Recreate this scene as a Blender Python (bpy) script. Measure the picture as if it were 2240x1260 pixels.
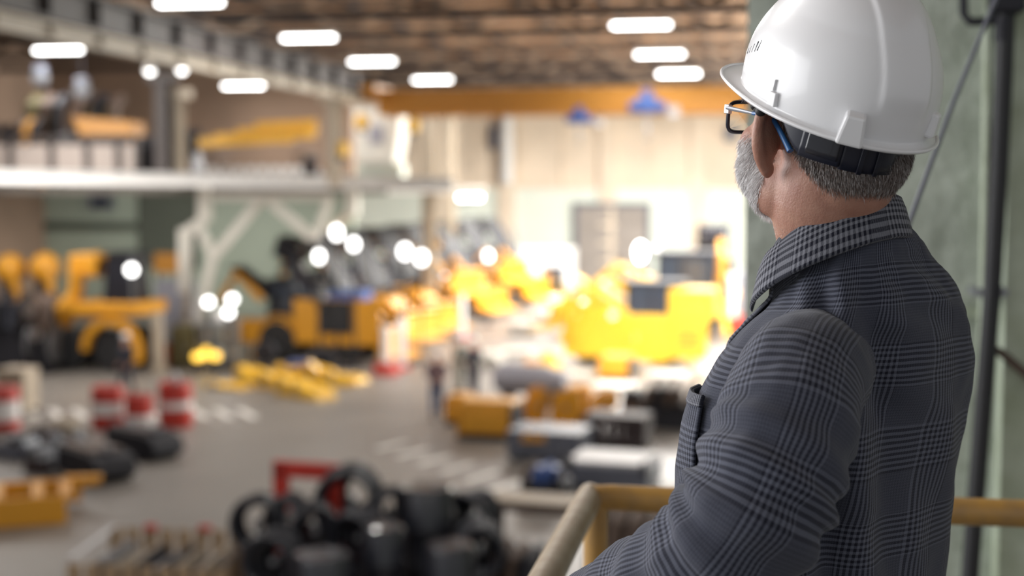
import bpy, bmesh, math, random
from mathutils import Vector, Matrix, noise, Euler
from mathutils.bvhtree import BVHTree
random.seed(7)
R = math.radians
sc = bpy.context.scene
for o in list(bpy.data.objects): bpy.data.objects.remove(o)
COL = sc.collection

# ------------------------------------------------------------------ camera
F = 3111.1; PSI = R(9.82); PIT = R(4.19); CAM = Vector((0, 0, 6.2))
cd = bpy.data.cameras.new('camera'); cam = bpy.data.objects.new('camera', cd); COL.objects.link(cam)
cam.location = CAM; cam.rotation_euler = (math.pi/2 - PIT, 0, PSI)
cd.sensor_width = 36; cd.lens = 50; cd.clip_start = .05; cd.clip_end = 400
cd.dof.use_dof = True; cd.dof.focus_distance = 1.55; cd.dof.aperture_fstop = 2.9
sc.camera = cam
# ------------------------------------------------------------------ world / exposure
w = bpy.data.worlds.new('world'); sc.world = w; w.use_nodes = True
w.node_tree.nodes['Background'].inputs[0].default_value = (.93, .95, .97, 1)
w.node_tree.nodes['Background'].inputs[1].default_value = 0.33
sc.view_settings.view_transform = 'Standard'; sc.view_settings.look = 'None'
sc.view_settings.gamma = 1; sc.view_settings.exposure = 0.62; sc.view_settings.use_curve_mapping = False
cy = sc.cycles
cy.use_denoising = True; cy.max_bounces = 6; cy.diffuse_bounces = 3; cy.glossy_bounces = 3
cy.transmission_bounces = 5; cy.transparent_max_bounces = 6; cy.caustics_reflective = False; cy.caustics_refractive = False
cy.sample_clamp_indirect = 6; cy.use_adaptive_sampling = True; cy.adaptive_threshold = .02

def area(name, loc, direction, sx, sy, power, color=(1, 1, 1), spread=180):
    l = bpy.data.lights.new(name, 'AREA'); l.shape = 'RECTANGLE'; l.size = sx; l.size_y = sy
    l.energy = power; l.color = color; l.spread = R(spread)
    o = bpy.data.objects.new(name, l); COL.objects.link(o); o.location = loc
    o.rotation_euler = Vector(direction).to_track_quat('-Z', 'Y').to_euler()
    return o
# added area lights that brighten the man and the hall, no openings modelled
area('daylight_left_windows', (-13, 4, 8.6), (1, -.18, -.25), 20, 8, 1050, (.97, .98, 1), 125)  # added soft key for the man, no window behind it
area('daylight_right_windows', (8.2, 62, 8.0), (-1, .12, -.42), 34, 6, 12500, (1, .98, .93))  # added from the right to overexpose the far hall
area('daylight_roof_light', (-5, 69, 11.2), (0, 0, -1), 10, 20, 9500, (1, .97, .92))  # added overhead fill for the far floor and machines
area('daylight_roof_light', (1.0, 35.5, 12.5), (-.16, .72, -.69), 7, 2.5, 2100, (1, .97, .92), 62)  # added to brighten the near faces of the yellow loaders
area('deck_underside_lamp', (-25, 57.5, 5.7), (0, .6, -.6), 12, .3, 260, (1, .99, .95))  # added to lighten the back wall below the deck
area('daylight_gate', (-24, 40, 9), (.8, .5, -.75), 8, 6, 800, (1, .96, .9))  # added fill for the deck front and portal frame, no gate there

# ------------------------------------------------------------------ pixel helpers
CR = Vector((math.cos(PSI), math.sin(PSI), 0))
CF = Vector((-math.sin(PSI)*math.cos(PIT), math.cos(PSI)*math.cos(PIT), -math.sin(PIT)))
CU = CR.cross(CF)
def ray(px, py): return CF + CR*((px-1120)/F) - CU*((py-630)/F)
def W(px, py, d): return CAM + ray(px, py)*d
def G(px, py, z=0.0):
    r = ray(px, py); return CAM + r*((z-CAM.z)/r.z)
def AY(px, py, Y):
    r = ray(px, py); return CAM + r*(Y/r.y)
def AX(px, py, X):
    r = ray(px, py); return CAM + r*(X/r.x)
def dep(p): return (Vector(p)-CAM).dot(CF)

# ------------------------------------------------------------------ materials
def mat(name, col, rough=.6, metal=0., var=0., scale=8., bump=0., col2=None, bscale=None, spec=.5, dist=.02, detail=4, coat=0):
    m = bpy.data.materials.new(name); m.use_nodes = True; nt = m.node_tree; b = nt.nodes['Principled BSDF']
    b.inputs['Base Color'].default_value = (*col, 1); b.inputs['Roughness'].default_value = rough
    b.inputs['Metallic'].default_value = metal; b.inputs['Specular IOR Level'].default_value = spec
    b.inputs['Coat Weight'].default_value = coat
    tc = None
    if var or bump:
        tc = nt.nodes.new('ShaderNodeTexCoord')
    if var:
        n = nt.nodes.new('ShaderNodeTexNoise'); n.inputs['Scale'].default_value = scale; n.inputs['Detail'].default_value = detail
        nt.links.new(tc.outputs['Object'], n.inputs['Vector'])
        rp = nt.nodes.new('ShaderNodeValToRGB'); rp.color_ramp.elements[0].position = .5-.25; rp.color_ramp.elements[1].position = .5+.25
        c2 = col2 or tuple(c*(1-var) for c in col)
        rp.color_ramp.elements[0].color = (*c2, 1); rp.color_ramp.elements[1].color = (*col, 1)
        nt.links.new(n.outputs['Fac'], rp.inputs['Fac']); nt.links.new(rp.outputs['Color'], b.inputs['Base Color'])
    if bump:
        n2 = nt.nodes.new('ShaderNodeTexNoise'); n2.inputs['Scale'].default_value = bscale or scale*4; n2.inputs['Detail'].default_value = 6
        nt.links.new(tc.outputs['Object'], n2.inputs['Vector'])
        bp = nt.nodes.new('ShaderNodeBump'); bp.inputs['Strength'].default_value = bump; bp.inputs['Distance'].default_value = dist
        nt.links.new(n2.outputs['Fac'], bp.inputs['Height']); nt.links.new(bp.outputs['Normal'], b.inputs['Normal'])
    return m
def emis(name, col, s):
    m = bpy.data.materials.new(name); m.use_nodes = True; b = m.node_tree.nodes['Principled BSDF']
    b.inputs['Base Color'].default_value = (*col, 1)
    b.inputs['Emission Color'].default_value = (*col, 1); b.inputs['Emission Strength'].default_value = s
    return m
M = dict(
 orange=mat('orange_paint', (.72, .33, .022), .45, 0, .15, 1.5), yellow=mat('yellow_paint', (.80, .46, .03), .45, 0, .15, 1.5),
 dark=mat('dark_steel', (.026, .026, .034), .6, .0, .4, 3, spec=.3), black=mat('black_rubber', (.014, .014, .016), .6), 
 glossblack=mat('gloss_black_paint', (.014, .015, .022), .30, 0, coat=.2), hose=mat('black_hose', (.018, .019, .026), .3),
 chrome=mat('chrome', (.7, .7, .73), .3, 1), steel=mat('grey_steel', (.34, .35, .38), .4, .6, .3, 5),
 bluegrey=mat('blue_grey_paint', (.13, .14, .18), .45, 0, .2, 3), lightgrey=mat('light_grey_paint', (.50, .49, .50), .5, 0, .15, 3),
 glass=mat('tinted_glass', (.05, .06, .08), .06), red=mat('red_paint', (.50, .035, .022), .45, 0, .2, 4),
 white=mat('white_paint', (.78, .77, .76), .5, 0, .1, 4), cream=mat('cream_paint', (.50, .43, .34), .55, 0, .2, 2.5),
 creamw=mat('pale_cream_paint', (.72, .70, .64), .5, 0, .12, 2.5), brown=mat('rust_brown_steel', (.11, .072, .055), .6, .1, .4, 4),
 darkbrown=mat('dark_brown_steel', (.045, .030, .032), .6, 0, .3, 3), wood=mat('raw_wood', (.40, .28, .17), .75, 0, .35, 9, .3),
 olive=mat('olive_paint', (.13, .11, .045), .6, 0, .4, 6), blue=mat('blue_paint', (.05, .11, .34), .45), lilac=mat('lilac_grey_sheet', (.30, .30, .35), .5),
 tan=mat('tan_board', (.46, .38, .29), .6, 0, .3, 3), skin=mat('worker_skin', (.45, .24, .17), .6), denim=mat('denim', (.06, .10, .22), .8, 0, .2, 9),
 navy=mat('navy_cloth', (.022, .026, .045), .85), plum=mat('plum_cloth', (.13, .085, .12), .85), khaki=mat('grey_green_cloth', (.16, .17, .14), .85),
 hat=mat('white_plastic', (.8, .8, .82), .3), lamp=emis('lamp_glow', (1, .99, .97), 9), worklamp=emis('work_lamp_glow', (1, .99, .97), 4.5),
 amber=emis('amber_lamp_glow', (1, .60, .08), 1.6), housing=mat('lamp_housing', (.62, .60, .57), .5),
 roofdark=mat('dark_truss_paint', (.055, .042, .040), .6, 0, .4, 1.2), rooftan=mat('pale_truss_paint', (.40, .30, .22), .6, 0, .3, 1.2),
 roofpanel=mat('rusty_roof_sheet', (.66, .43, .27), .75, 0, .7, .55, col2=(.20, .12, .08), detail=6),
 crane=mat('crane_orange', (.56, .25, .035), .45, 0, .12, .6),
 floor=mat('concrete_floor', (.225, .203, .183), .42, 0, .35, .22, .25, col2=(.145, .132, .12), bscale=3, spec=.5, detail=9),
 stripe=mat('worn_white_floor_paint', (.78, .76, .72), .55, 0, .3, 2), mezz=mat('mezzanine_steel', (.20, .18, .16), .6, 0, .3, 1),
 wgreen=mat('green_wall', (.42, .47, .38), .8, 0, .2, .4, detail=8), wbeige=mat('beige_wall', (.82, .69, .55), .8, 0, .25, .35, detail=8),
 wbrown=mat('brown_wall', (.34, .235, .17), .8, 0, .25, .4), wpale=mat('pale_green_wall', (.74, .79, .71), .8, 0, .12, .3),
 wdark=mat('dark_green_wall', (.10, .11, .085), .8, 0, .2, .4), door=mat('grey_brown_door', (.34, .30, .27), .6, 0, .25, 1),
 panel=mat('pale_pink_sheet', (.40, .34, .31), .6, 0, .1, 2),
)
# ------------------------------------------------------------------ mesh builder
class MB:
    def __init__(s): s.v = []; s.f = []
    def add(s, vs, fs):
        n = len(s.v); s.v += [Vector(v) for v in vs]; s.f += [tuple(i+n for i in f) for f in fs]; return s
    def box(s, c, d, rot=None, tx=1, ty=1):
        c = Vector(c); vs = []
        for z in (-.5, .5):
            for x, y in ((-.5, -.5), (.5, -.5), (.5, .5), (-.5, .5)):
                k = (tx, ty) if z > 0 else (1, 1)
                v = Vector((x*d[0]*k[0], y*d[1]*k[1], z*d[2]))
                if rot is not None: v = (Euler(rot).to_matrix() if not isinstance(rot, Matrix) else rot) @ v
                vs.append(c+v)
        return s.add(vs, [(3, 2, 1, 0), (4, 5, 6, 7), (0, 1, 5, 4), (1, 2, 6, 5), (2, 3, 7, 6), (3, 0, 4, 7)])
    def bar(s, a, b, w, h=None):
        a = Vector(a); b = Vector(b); d = b-a; L = d.length; q = d.to_track_quat('X', 'Z').to_matrix()
        return s.box((a+b)/2, (L, w, h or w), q)
    def tube(s, path, r, n=10, caps=True, closed=False):
        P = [Vector(p) for p in path]; k = len(P); rr = r if isinstance(r, (list, tuple)) else [r]*k
        base = len(s.v); up = None
        for i, p in enumerate(P):
            if closed: t = (P[(i+1) % k]-P[i-1])
            else: t = (P[min(i+1, k-1)]-P[max(i-1, 0)])
            t.normalize()
            if up is None: up = t.orthogonal().normalized()
            else:
                up = (up - t*up.dot(t)).normalized()
            bi = t.cross(up)
            for j in range(n):
                a = 2*math.pi*j/n; s.v.append(p+(up*math.cos(a)+bi*math.sin(a))*rr[i])
        for i in range(k if closed else k-1):
            for j in range(n):
                a = base+i*n+j; b2 = base+i*n+(j+1) % n; c = base+((i+1) % k)*n+(j+1) % n; d2 = base+((i+1) % k)*n+j
                s.f.append((a, b2, c, d2))
        if caps and not closed:
            s.f.append(tuple(base+j for j in reversed(range(n)))); s.f.append(tuple(base+(k-1)*n+j for j in range(n)))
        return s
    def cyl(s, a, b, r, r2=None, n=14): return s.tube([a, b], [r, r if r2 is None else r2], n)
    def lathe(s, prof, n=20, c=(0, 0, 0), rot=None):
        c = Vector(c); base = len(s.v)
        for r, z in prof:
            for j in range(n):
                a = 2*math.pi*j/n; v = Vector((r*math.cos(a), r*math.sin(a), z))
                if rot is not None: v = Euler(rot).to_matrix() @ v
                s.v.append(c+v)
        for i in range(len(prof)-1):
            for j in range(n):
                s.f.append((base+i*n+j, base+i*n+(j+1) % n, base+(i+1)*n+(j+1) % n, base+(i+1)*n+j))
        s.f.append(tuple(base+j for j in reversed(range(n)))); s.f.append(tuple(base+(len(prof)-1)*n+j for j in range(n)))
        return s
    def prism(s, poly, y0, y1):            # polygon in x,z pulled along y
        n = len(poly)
        vs = [(x, y0, z) for x, z in poly]+[(x, y1, z) for x, z in poly]
        return s.add(vs, [tuple(range(n)), tuple(reversed(range(n, 2*n)))]+[(i, i+n, (i+1) % n+n, (i+1) % n) for i in range(n)])
    def ell(s, c, r, n=12, m=8, rot=None):
        c = Vector(c); rm = Euler(rot).to_matrix() if rot else Matrix.Identity(3); base = len(s.v)
        r = (r, r, r) if isinstance(r, (int, float)) else r
        s.v.append(c+rm@Vector((0, 0, -r[2])))
        for i in range(1, m):
            t = -math.pi/2+math.pi*i/m
            for j in range(n):
                a = 2*math.pi*j/n
                s.v.append(c+rm@Vector((r[0]*math.cos(t)*math.cos(a), r[1]*math.cos(t)*math.sin(a), r[2]*math.sin(t))))
        s.v.append(c+rm@Vector((0, 0, r[2]))); top = len(s.v)-1
        for j in range(n):
            s.f.append((base, base+1+(j+1) % n, base+1+j)); k = base+1+(m-2)*n
            s.f.append((top, k+j, k+(j+1) % n))
        for i in range(m-2):
            for j in range(n):
                k = base+1+i*n; s.f.append((k+j, k+(j+1) % n, k+n+(j+1) % n, k+n+j))
        return s
    def mesh(s, name, m, smooth=True, off=None):
        me = bpy.data.meshes.new(name)
        vs = s.v if off is None else [v-off for v in s.v]
        me.from_pydata([tuple(v) for v in vs], [], s.f); me.validate(); me.update()
        bm = bmesh.new(); bm.from_mesh(me); bmesh.ops.recalc_face_normals(bm, faces=bm.faces); bm.to_mesh(me); bm.free()
        if m: me.materials.append(m)
        if smooth:
            me.polygons.foreach_set('use_smooth', [True]*len(me.polygons)); me.set_sharp_from_angle(angle=.7)
        return me
    def obj(s, name, m, parent=None, smooth=True, off=None, bevel=0):
        return link(name, s.mesh(name, m, smooth, off), parent, bevel)
def link(name, me, parent=None, bevel=0):
    o = bpy.data.objects.new(name, me); COL.objects.link(o); o.parent = parent
    if bevel:
        b = o.modifiers.new('bevel', 'BEVEL'); b.width = bevel; b.segments = 2; b.limit_method = 'ANGLE'
    return o
def thing(name, label, cat, loc=(0, 0, 0), yaw=0, group=None, kind=None):
    o = bpy.data.objects.new(name, None); COL.objects.link(o); o.location = loc; o.rotation_euler = (0, 0, yaw)
    return tag(o, label, cat, group, kind)
def tag(o, label=None, cat=None, group=None, kind=None):
    if label: o['label'] = label
    if cat: o['category'] = cat
    if group: o['group'] = group
    if kind: o['kind'] = kind
    return o
def copy_tree(src, parent=None):
    c = src.copy(); COL.objects.link(c)
    if parent: c.parent = parent
    for ch in list(src.children): copy_tree(ch, c)
    return c
def struct(o): o['kind'] = 'structure'; return o
# ================================================================== the hall
def slab(name, x0, x1, y0, y1, z0, z1, m, parent=None):
    o = MB().box(((x0+x1)/2, (y0+y1)/2, (z0+z1)/2), (x1-x0, y1-y0, z1-z0)).obj(name, m, parent, False)
    return struct(o) if parent is None else o
CZ = 12.7
slab('floor', -34, 9, -4, 93, -.3, 0, M['floor'])
slab('ceiling', -34, 9, -4, 93, CZ, CZ+.3, M['roofpanel'])
wb = slab('wall_back', -34, 9, 92, 92.4, 0, CZ, M['wbeige'])
slab('lower_band', -34, 9, 91.9, 92.02, 0, 6.0, M['wpale'], wb)
slab('ledge', -34, 9, 91.75, 92.02, 5.9, 6.15, M['wbeige'], wb)
for px in (955, 1107, 1330, 1530):
    x = AY(px, 300, 91.6).x
    slab('pilaster', x-.55, x+.55, 91.6, 92.02, 0, CZ, M['wbeige'], wb)
for i in range(14):   # sheet joints of the upper wall
    x = -30+i*2.9
    slab('joint_cover', x-.06, x+.06, 91.86, 92.02, 6.2, CZ, M['wbeige'], wb)
slab('wall_left', -34.4, -34, -4, 93, 0, CZ, M['wbrown'])
slab('wall_right', 9, 9.4, 12, 93, 0, CZ, M['wgreen'])
wa = slab('wall_aisle', -34, -18.6, 64, 64.4, 0, 6.05, M['wgreen'])
slab('wall_aisle_upper', -34, -18.6, 64, 64.4, 6.3, CZ, M['wbrown'])
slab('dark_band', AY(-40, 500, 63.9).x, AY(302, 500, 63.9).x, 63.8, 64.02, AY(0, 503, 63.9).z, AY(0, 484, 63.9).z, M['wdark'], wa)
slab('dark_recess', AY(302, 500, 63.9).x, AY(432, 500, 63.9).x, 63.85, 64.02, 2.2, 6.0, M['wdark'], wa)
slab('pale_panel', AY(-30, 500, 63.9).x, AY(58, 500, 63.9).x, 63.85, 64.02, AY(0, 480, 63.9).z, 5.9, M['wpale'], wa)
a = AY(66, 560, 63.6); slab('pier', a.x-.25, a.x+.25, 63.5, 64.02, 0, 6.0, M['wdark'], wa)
w1 = thing('window_1', None, None, kind='structure')
a = AY(195, 458, 63.7); b = AY(243, 428, 63.7)
MB().box(((a.x+b.x)/2, 63.9, (a.z+b.z)/2), (b.x-a.x, .2, b.z-a.z)).obj('window_pane', M['glass'], w1, False)
fr = MB()
for z in (a.z, b.z): fr.box(((a.x+b.x)/2, 63.8, z), (b.x-a.x+.16, .3, .1))
for x in (a.x, b.x): fr.box((x, 63.8, (a.z+b.z)/2), (.1, .3, b.z-a.z))
fr.obj('window_frame', M['steel'], w1, False)
# big gate in the far wall
d1 = thing('door_1', None, None, kind='structure')
a = AY(1262, 640, 91.6); b = AY(1415, 452, 91.6); xm = (a.x+b.x)/2; H = b.z
for x0, x1 in ((a.x, xm-.03), (xm+.03, b.x)):
    lf = MB().box(((x0+x1)/2, 91.66, H/2), (x1-x0, .12, H)).obj('door_leaf', M['door'], d1, False)
    for k in range(4):
        MB().box(((x0+x1)/2, 91.57, H*(k+.5)/4), (x1-x0-.25, .06, H/4-.2)).obj('door_panel', M['door'], lf, False)
fr = MB()
for x in (a.x-.12, b.x+.12): fr.box((x, 91.6, H/2), (.24, .3, H))
fr.box((xm, 91.6, H+.12), (b.x-a.x+.48, .3, .24)); fr.obj('door_frame', M['bluegrey'], d1, False)

# roof trusses, purlins
bc = MB().box((-12.5, 0, 0), (43, .22, .24)).mesh('bottom_chord', M['roofdark'], False)
tc_ = MB().box((-12.5, 0, 0), (43, .2, .2)).mesh('top_chord', M['roofdark'], False)
L_ = math.hypot(2.1, 1.05); an = math.atan2(1.05, 2.1)
brU = MB().box((0, 0, 0), (L_, .13, .16), (0, -an, 0)).mesh('brace', M['rooftan'], False)
brD = MB().box((0, 0, 0), (L_, .13, .16), (0, an, 0)).mesh('brace', M['rooftan'], False)
for k, Y in enumerate((30, 36, 42, 48, 54, 60, 66, 72, 78, 84, 90)):
    t = thing('roof_truss', None, None, (0, Y, 0), kind='structure')
    o = link('bottom_chord', bc, t); o.location = (0, 0, 11.35)
    o = link('top_chord', tc_, t); o.location = (0, 0, 12.5)
    for i in range(20):
        o = link('brace', brU if i % 2 else brD, t); o.location = (-33+2.1*(i+.5), 0, 11.93)
pm = MB().box((0, 43, 0), (.12, 97, .18)).mesh('purlin', M['roofdark'], False)
for i in range(14):
    o = struct(link('purlin', pm)); o.location = (-32.5+i*3, 0, CZ-.09)
gu = MB()
pl = MB()
for (px, py, wpx) in ((190, 55, 120), (265, 62, 45), (505, 40, 130), (1130, 75, 90), (1240, 135, 90), (560, 130, 60), (1290, 163, 50), (980, 20, 60), (20, 160, 70)):
    p = G(px, py, CZ-.06); ww = wpx/F*dep(p)
    o = struct(MB().box((p.x, p.y, CZ-.05), (ww, 1.6, .05)).obj('roof_sheet', M['creamw'], None, False))

# columns of the nave with runway girders
XR = -13.2
def column(px, Y, z0, z1, m, label, wd=.42):
    x = AY(px, 300, Y).x
    t = thing('steel_column', None, None, (x, Y, 0), kind='structure')
    for s in (-1, 1): MB().box((0, s*.2, (z0+z1)/2), (wd, .06, z1-z0)).obj('flange', m, t, False)
    MB().box((0, 0, (z0+z1)/2), (.08, .36, z1-z0)).obj('web', m, t, False)
    MB().box((0, 0, z1-.15), (wd+.5, .6, .3)).obj('bracket', m, t, False)
    return t
column(388, 45.9, 6.1, 9.4, M['cream'], '', .40); column(358, 45.5, 6.1, 9.9, M['roofdark'], '', .46)
column(731, 44.5, 6.1, 9.1, M['cream'], '', .34); column(938, 57, 0, 9.4, M['cream'], '', .5); column(985, 66, 0, 9.6, M['cream'], '', .4)
def girder(name, a, b, m, h=.5, wd=.3):
    t = thing(name, None, None, a, kind='structure'); a = Vector(a); d = Vector(b)-a
    for z in (-h/2, h/2): MB().bar((0, 0, z), d+Vector((0, 0, z)), wd, .06).obj('flange', m, t, False)
    MB().bar((0, 0, 0), d, .05, h).obj('web', m, t, False)
    n = int(d.length/2)
    for i in range(n): 
        p = d*((i+.5)/n); MB().box(p, (wd*.9, .05, h*.95)).obj('stiffener', m, t, False)
girder('runway_girder', (XR, 18, 9.06), (XR, 46.5, 9.06), M['cream'], .28, .30)
girder('upper_girder', (XR-.1, 16, 9.65), (XR+.1, 46, 9.5), M['roofdark'], .62, .42)

# lamps: three rows of strip lights
LW = 1.75
dif = MB().box((0, 0, 0), (LW, .26, .08)).mesh('diffuser', M['lamp'], False)
hs = MB().box((0, 0, .08), (LW+.06, .34, .1)).mesh('housing', M['housing'], False)
rod = MB().cyl((-.6, 0, .1), (-.6, 0, 1.59), .012, n=6).cyl((.6, 0, .1), (.6, 0, 1.59), .012, n=6).mesh('hanger', M['dark'], False)
LZ = 11.12; lampdata = bpy.data.lights.new('tube_light', 'AREA'); lampdata.shape = 'RECTANGLE'; lampdata.size = LW; lampdata.size_y = .25; lampdata.energy = 130; lampdata.color = (1, .97, .93)
def strip(x, y, label, group=None):
    t = thing('strip_light', label, 'ceiling light', (x, y, LZ), group=group)
    link('diffuser', dif, t); link('housing', hs, t); link('hanger', rod, t)
    l = bpy.data.objects.new('tube_light', lampdata); COL.objects.link(l); l.parent = t; l.location = (0, 0, -.06)
    return t
for (px, py, lb) in ((415, 6, 'white strip light cut by the top edge of the picture left of centre'),
    (675, 83, 'white strip light under the dark truss, second from the top edge in its diagonal row'),
    (814, 135, 'white strip light third in the long diagonal row of lights'),
    (946, 175, 'white strip light above the left end of the orange crane bridge'),
    (1402, 55, 'white strip light highest on the right, beside the white helmet'),
    (1443, 119, 'white strip light middle one of the right row, beside the helmet visor'),
    (1484, 162, 'white strip light lowest of the right row, just above the crane bridge'),
    (127, 110, 'white strip light far left above the upper deck'),
    (532, 188, 'white strip light above the yellow beams on the upper deck')):
    p = G(px, py, LZ); t = strip(p.x, p.y, lb)
    if px == 532: t.location = AY(px, py, 60)      # hangs lower, from the truss over the deck
g = 'strip lights overhead beyond the picture'
for x, ys in ((-4.1, (6, 17, 28, 83)), (-11.0, (1, 11, 33)), (3.5, (5, 16, 30, 45, 60, 75)), (-20, (12, 22))):
    for y in ys: strip(x, y, 'white strip light overhead, beyond the top of the picture', g)
for px, py, lb in ((328, 154, 'small round white lamp left of the dark deck column'), (398, 152, 'small round white lamp right of the dark deck column')):
    p = AY(px, py, 42.5); t = thing('round_lamp', lb, 'ceiling light', p)
    MB().ell((0, 0, 0), .13).obj('bulb', M['worklamp'], t); MB().lathe([(.03, .3), (.17, .06), (.19, -.02), (.17, -.02), (.15, .05)], 14).obj('lamp_shade', M['housing'], t)
    MB().cyl((0, 0, .3), (0, 0, CZ+.01-p.z), .015, n=6).obj('cord', M['dark'], t)
p = AY(1028, 432, 80); t = thing('wall_light', 'short white strip light low on the far wall, right of the columns', 'wall light', (p.x, 91.2, AY(1028, 432, 91.2).z))
t.location = AY(1028, 432, 91.2); MB().box((0, 0, 0), (1.5, .15, .22)).obj('diffuser', M['lamp'], t, False); MB().box((0, .3, 0), (1.6, .5, .3)).obj('housing', M['housing'], t, False)

# travelling crane
CY = 47.2
t = thing('bridge_crane', 'orange travelling bridge crane spanning the hall under the roof', 'crane', (-6, CY, 8.9))
zb = AY(1200, 247, CY).z-8.9; zt = AY(1200, 193, CY).z-8.9
for s in (0, 1.3):
    MB().box((.2, s, (zb+zt)/2), (13.9, .34, zt-zb)).obj('bridge_girder', M['crane'], t, False)
    MB().box((.2, s, zb), (13.9, .46, .07)).obj('flange', M['crane'], t, False)
MB().box((-6.9, .65, .35), (.5, 3, .5)).obj('end_carriage', M['crane'], t, False)
MB().box((7.0, .65, .35), (.5, 3, .5)).obj('end_carriage', M['crane'], t, False)
cb = thing('crane_cab', 'cream crane cabin hanging below the left end of the orange bridge', 'crane cabin', AY(835, 356, 49.9))
hh = (356-232)/F*49.9
MB().prism([(-.75, 0), (.62, 0), (.82, hh*.55), (.86, hh), (-.86, hh), (-.80, hh*.5)], -.7, .7).obj('body', M['creamw'], cb, False)
MB().box((.0, -.72, hh*.5), (.55, .06, hh*.33)).obj('window_pane', M['lilac'], cb, False)
MB().box((0, 0, hh+.05), (1.95, 1.6, .1)).obj('roof', M['cream'], cb, False)
for px, py, lb in ((792, 265, 'orange buffer lamp on the left side of the cream crane cabin'), (903, 272, 'orange buffer lamp on the right side of the cream crane cabin'), (748, 325, 'yellow warning lamp on the cream column of the upper deck')):
    p = AY(px, py, 47.2 if px > 760 else 44.5); t = thing('warning_lamp', lb, 'lamp', p); MB().lathe([(.2, -.25), (.24, .05), (.14, .22)], 14).obj('lens', M['yellow'], t); MB().cyl((0, 0, -.4), (0, 0, -.25), .1).obj('socket', M['dark'], t)
    if px < 760: MB().bar((0, 0, -.38), (AY(731, 300, 44.5).x-p.x, 44.5-p.y, -.38), .08).obj('bracket', M['dark'], t)
    else: MB().cyl((0, 0, .2), (0, 0, 8.9+zb-p.z+.02), .05).obj('bracket', M['dark'], t)
for px, py, s, lb in ((1266, 258, .85, 'small blue hoist hanging lower, left of the other one on the crane'), (1415, 230, 1.15, 'larger blue hoist on the crane bridge nearer the helmet')):
    p = AY(px, py, CY-.62); t = thing('chain_hoist', lb, 'hoist', p); t.scale = (s, s, s)
    MB().box((0, 0, 0), (.62, .5, .42)).obj('body', M['blue'], t, False, bevel=.06); MB().cyl((-.5, 0, -.06), (.55, 0, -.06), .15).obj('motor', M['blue'], t)
    MB().box((0, .22, .30), (.25, .60, .3)).obj('trolley', M['blue'], t, False); MB().tube([(0, 0, -.2), (0, 0, -.75)], .03, 6).obj('chain', M['steel'], t)
    MB().tube([(0, 0, -.75), (.08, 0, -.82), (.08, 0, -.92), (0, 0, -.97), (-.08, 0, -.9)], .025, 6).obj('hook', M['steel'], t)
    MB().box((.75, 0, -.18), (.3, .3, .3)).obj('control_box', M['lightgrey'], t, False)
# vertical duct and dark loudspeaker on the far wall
p = AY(1107, 402, 90.9); t = tag(MB().tube([(p.x, 91.2, p.z), (p.x, 91.2, AY(1107, 250, 90.9).z)], .4, 14).obj('downpipe', M['white']), 'thick white vertical duct on the far beige wall', 'pipe')
p = AY(1078, 300, 90.9); t = tag(MB().box((p.x, 91.6, p.z), (.45, .5, 1.5)).obj('cabinet', M['bluegrey'], None, False), 'narrow dark box high on the far wall left of the white duct', 'box')
p = AY(1598, 292, 90.9); t = tag(MB().box((p.x, 91.6, p.z), (.7, .5, .9)).obj('cabinet', M['bluegrey'], None, False), 'dark box on the far wall seen below the spectacles', 'box')

# upper deck (mezzanine) on the left
x0 = AY(-150, 390, 46).x; x1 = AY(905, 390, 50).x
slab('upper_deck', -33.9, x1, 46.3, 63.9, 5.85, 6.1, M['mezz'])
t = thing('edge_beam', None, None, kind='structure')
a = AY(-120, 384, 44.0); b = AY(992, 403, 46.1)
for dz in (-.2, .2): MB().bar(a+Vector((0, 0, dz)), b+Vector((0, 0, dz)), .34, .05).obj('flange', M['white'], t, False)
MB().bar(a, b, .1, .40).obj('web', M['white'], t, False)
t = thing('deck_balustrade', 'dark railing with pale infill sheets along the upper deck, far left', 'railing', (0, 46.6, 6.1))
xs = [AY(p, 330, 46.6).x for p in (-60, 22, 112, 190, 258, 300)]
zt = AY(0, 302, 46.6).z-6.1
MB().box(((xs[0]+xs[-1])/2, 0, zt), (xs[-1]-xs[0], .1, .16)).obj('handrail', M['roofdark'], t, False)
for x in xs: MB().box((x, 0, zt/2), (.22, .1, zt)).obj('post', M['roofdark'], t, False)
for u, v in zip(xs, xs[1:]): MB().box(((u+v)/2, .05, zt*.46), (v-u-.24, .03, zt*.80)).obj('sheet', M['panel'], t, False)
t = thing('slat_fence', 'low fence of white upright boards on the upper deck, under the yellow beams', 'fence', (0, 48, 6.1))
for i in range(9):
    x = AY(440+i*27, 350, 48).x; MB().box((x, 0, .36), (.30, .05, .72)).obj('board', M['white'], t, False)
for z in (.12, .62): MB().box(((AY(430, 350, 48).x+AY(668, 350, 48).x)/2, .05, z), (3.75, .05, .08)).obj('rail', M['cream'], t, False)
for i, (pa, pb, ya, yb) in enumerate(((435, 640, 312, 302), (470, 690, 302, 292), (520, 695, 290, 281), (560, 692, 277, 271))):
    a = AY(pa, ya, 49+i*.35); b = AY(pb, yb, 49+i*.35)
    tt = thing('yellow_beam', ['lowest yellow steel beam of the stack on the upper deck', 'second lowest yellow steel beam of the deck stack', 'second highest yellow steel beam of the deck stack', 'topmost yellow steel beam of the stack on the upper deck'][i], 'beam', a, group='yellow beams on the upper deck')
    d = b-a
    for dz in (-.13, .13): MB().bar((0, 0, dz), d+Vector((0, 0, dz)), .3, .05).obj('flange', M['yellow'], tt, False)
    MB().bar((0, 0, 0), d, .07, .26).obj('web', M['yellow'], tt, False)
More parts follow.
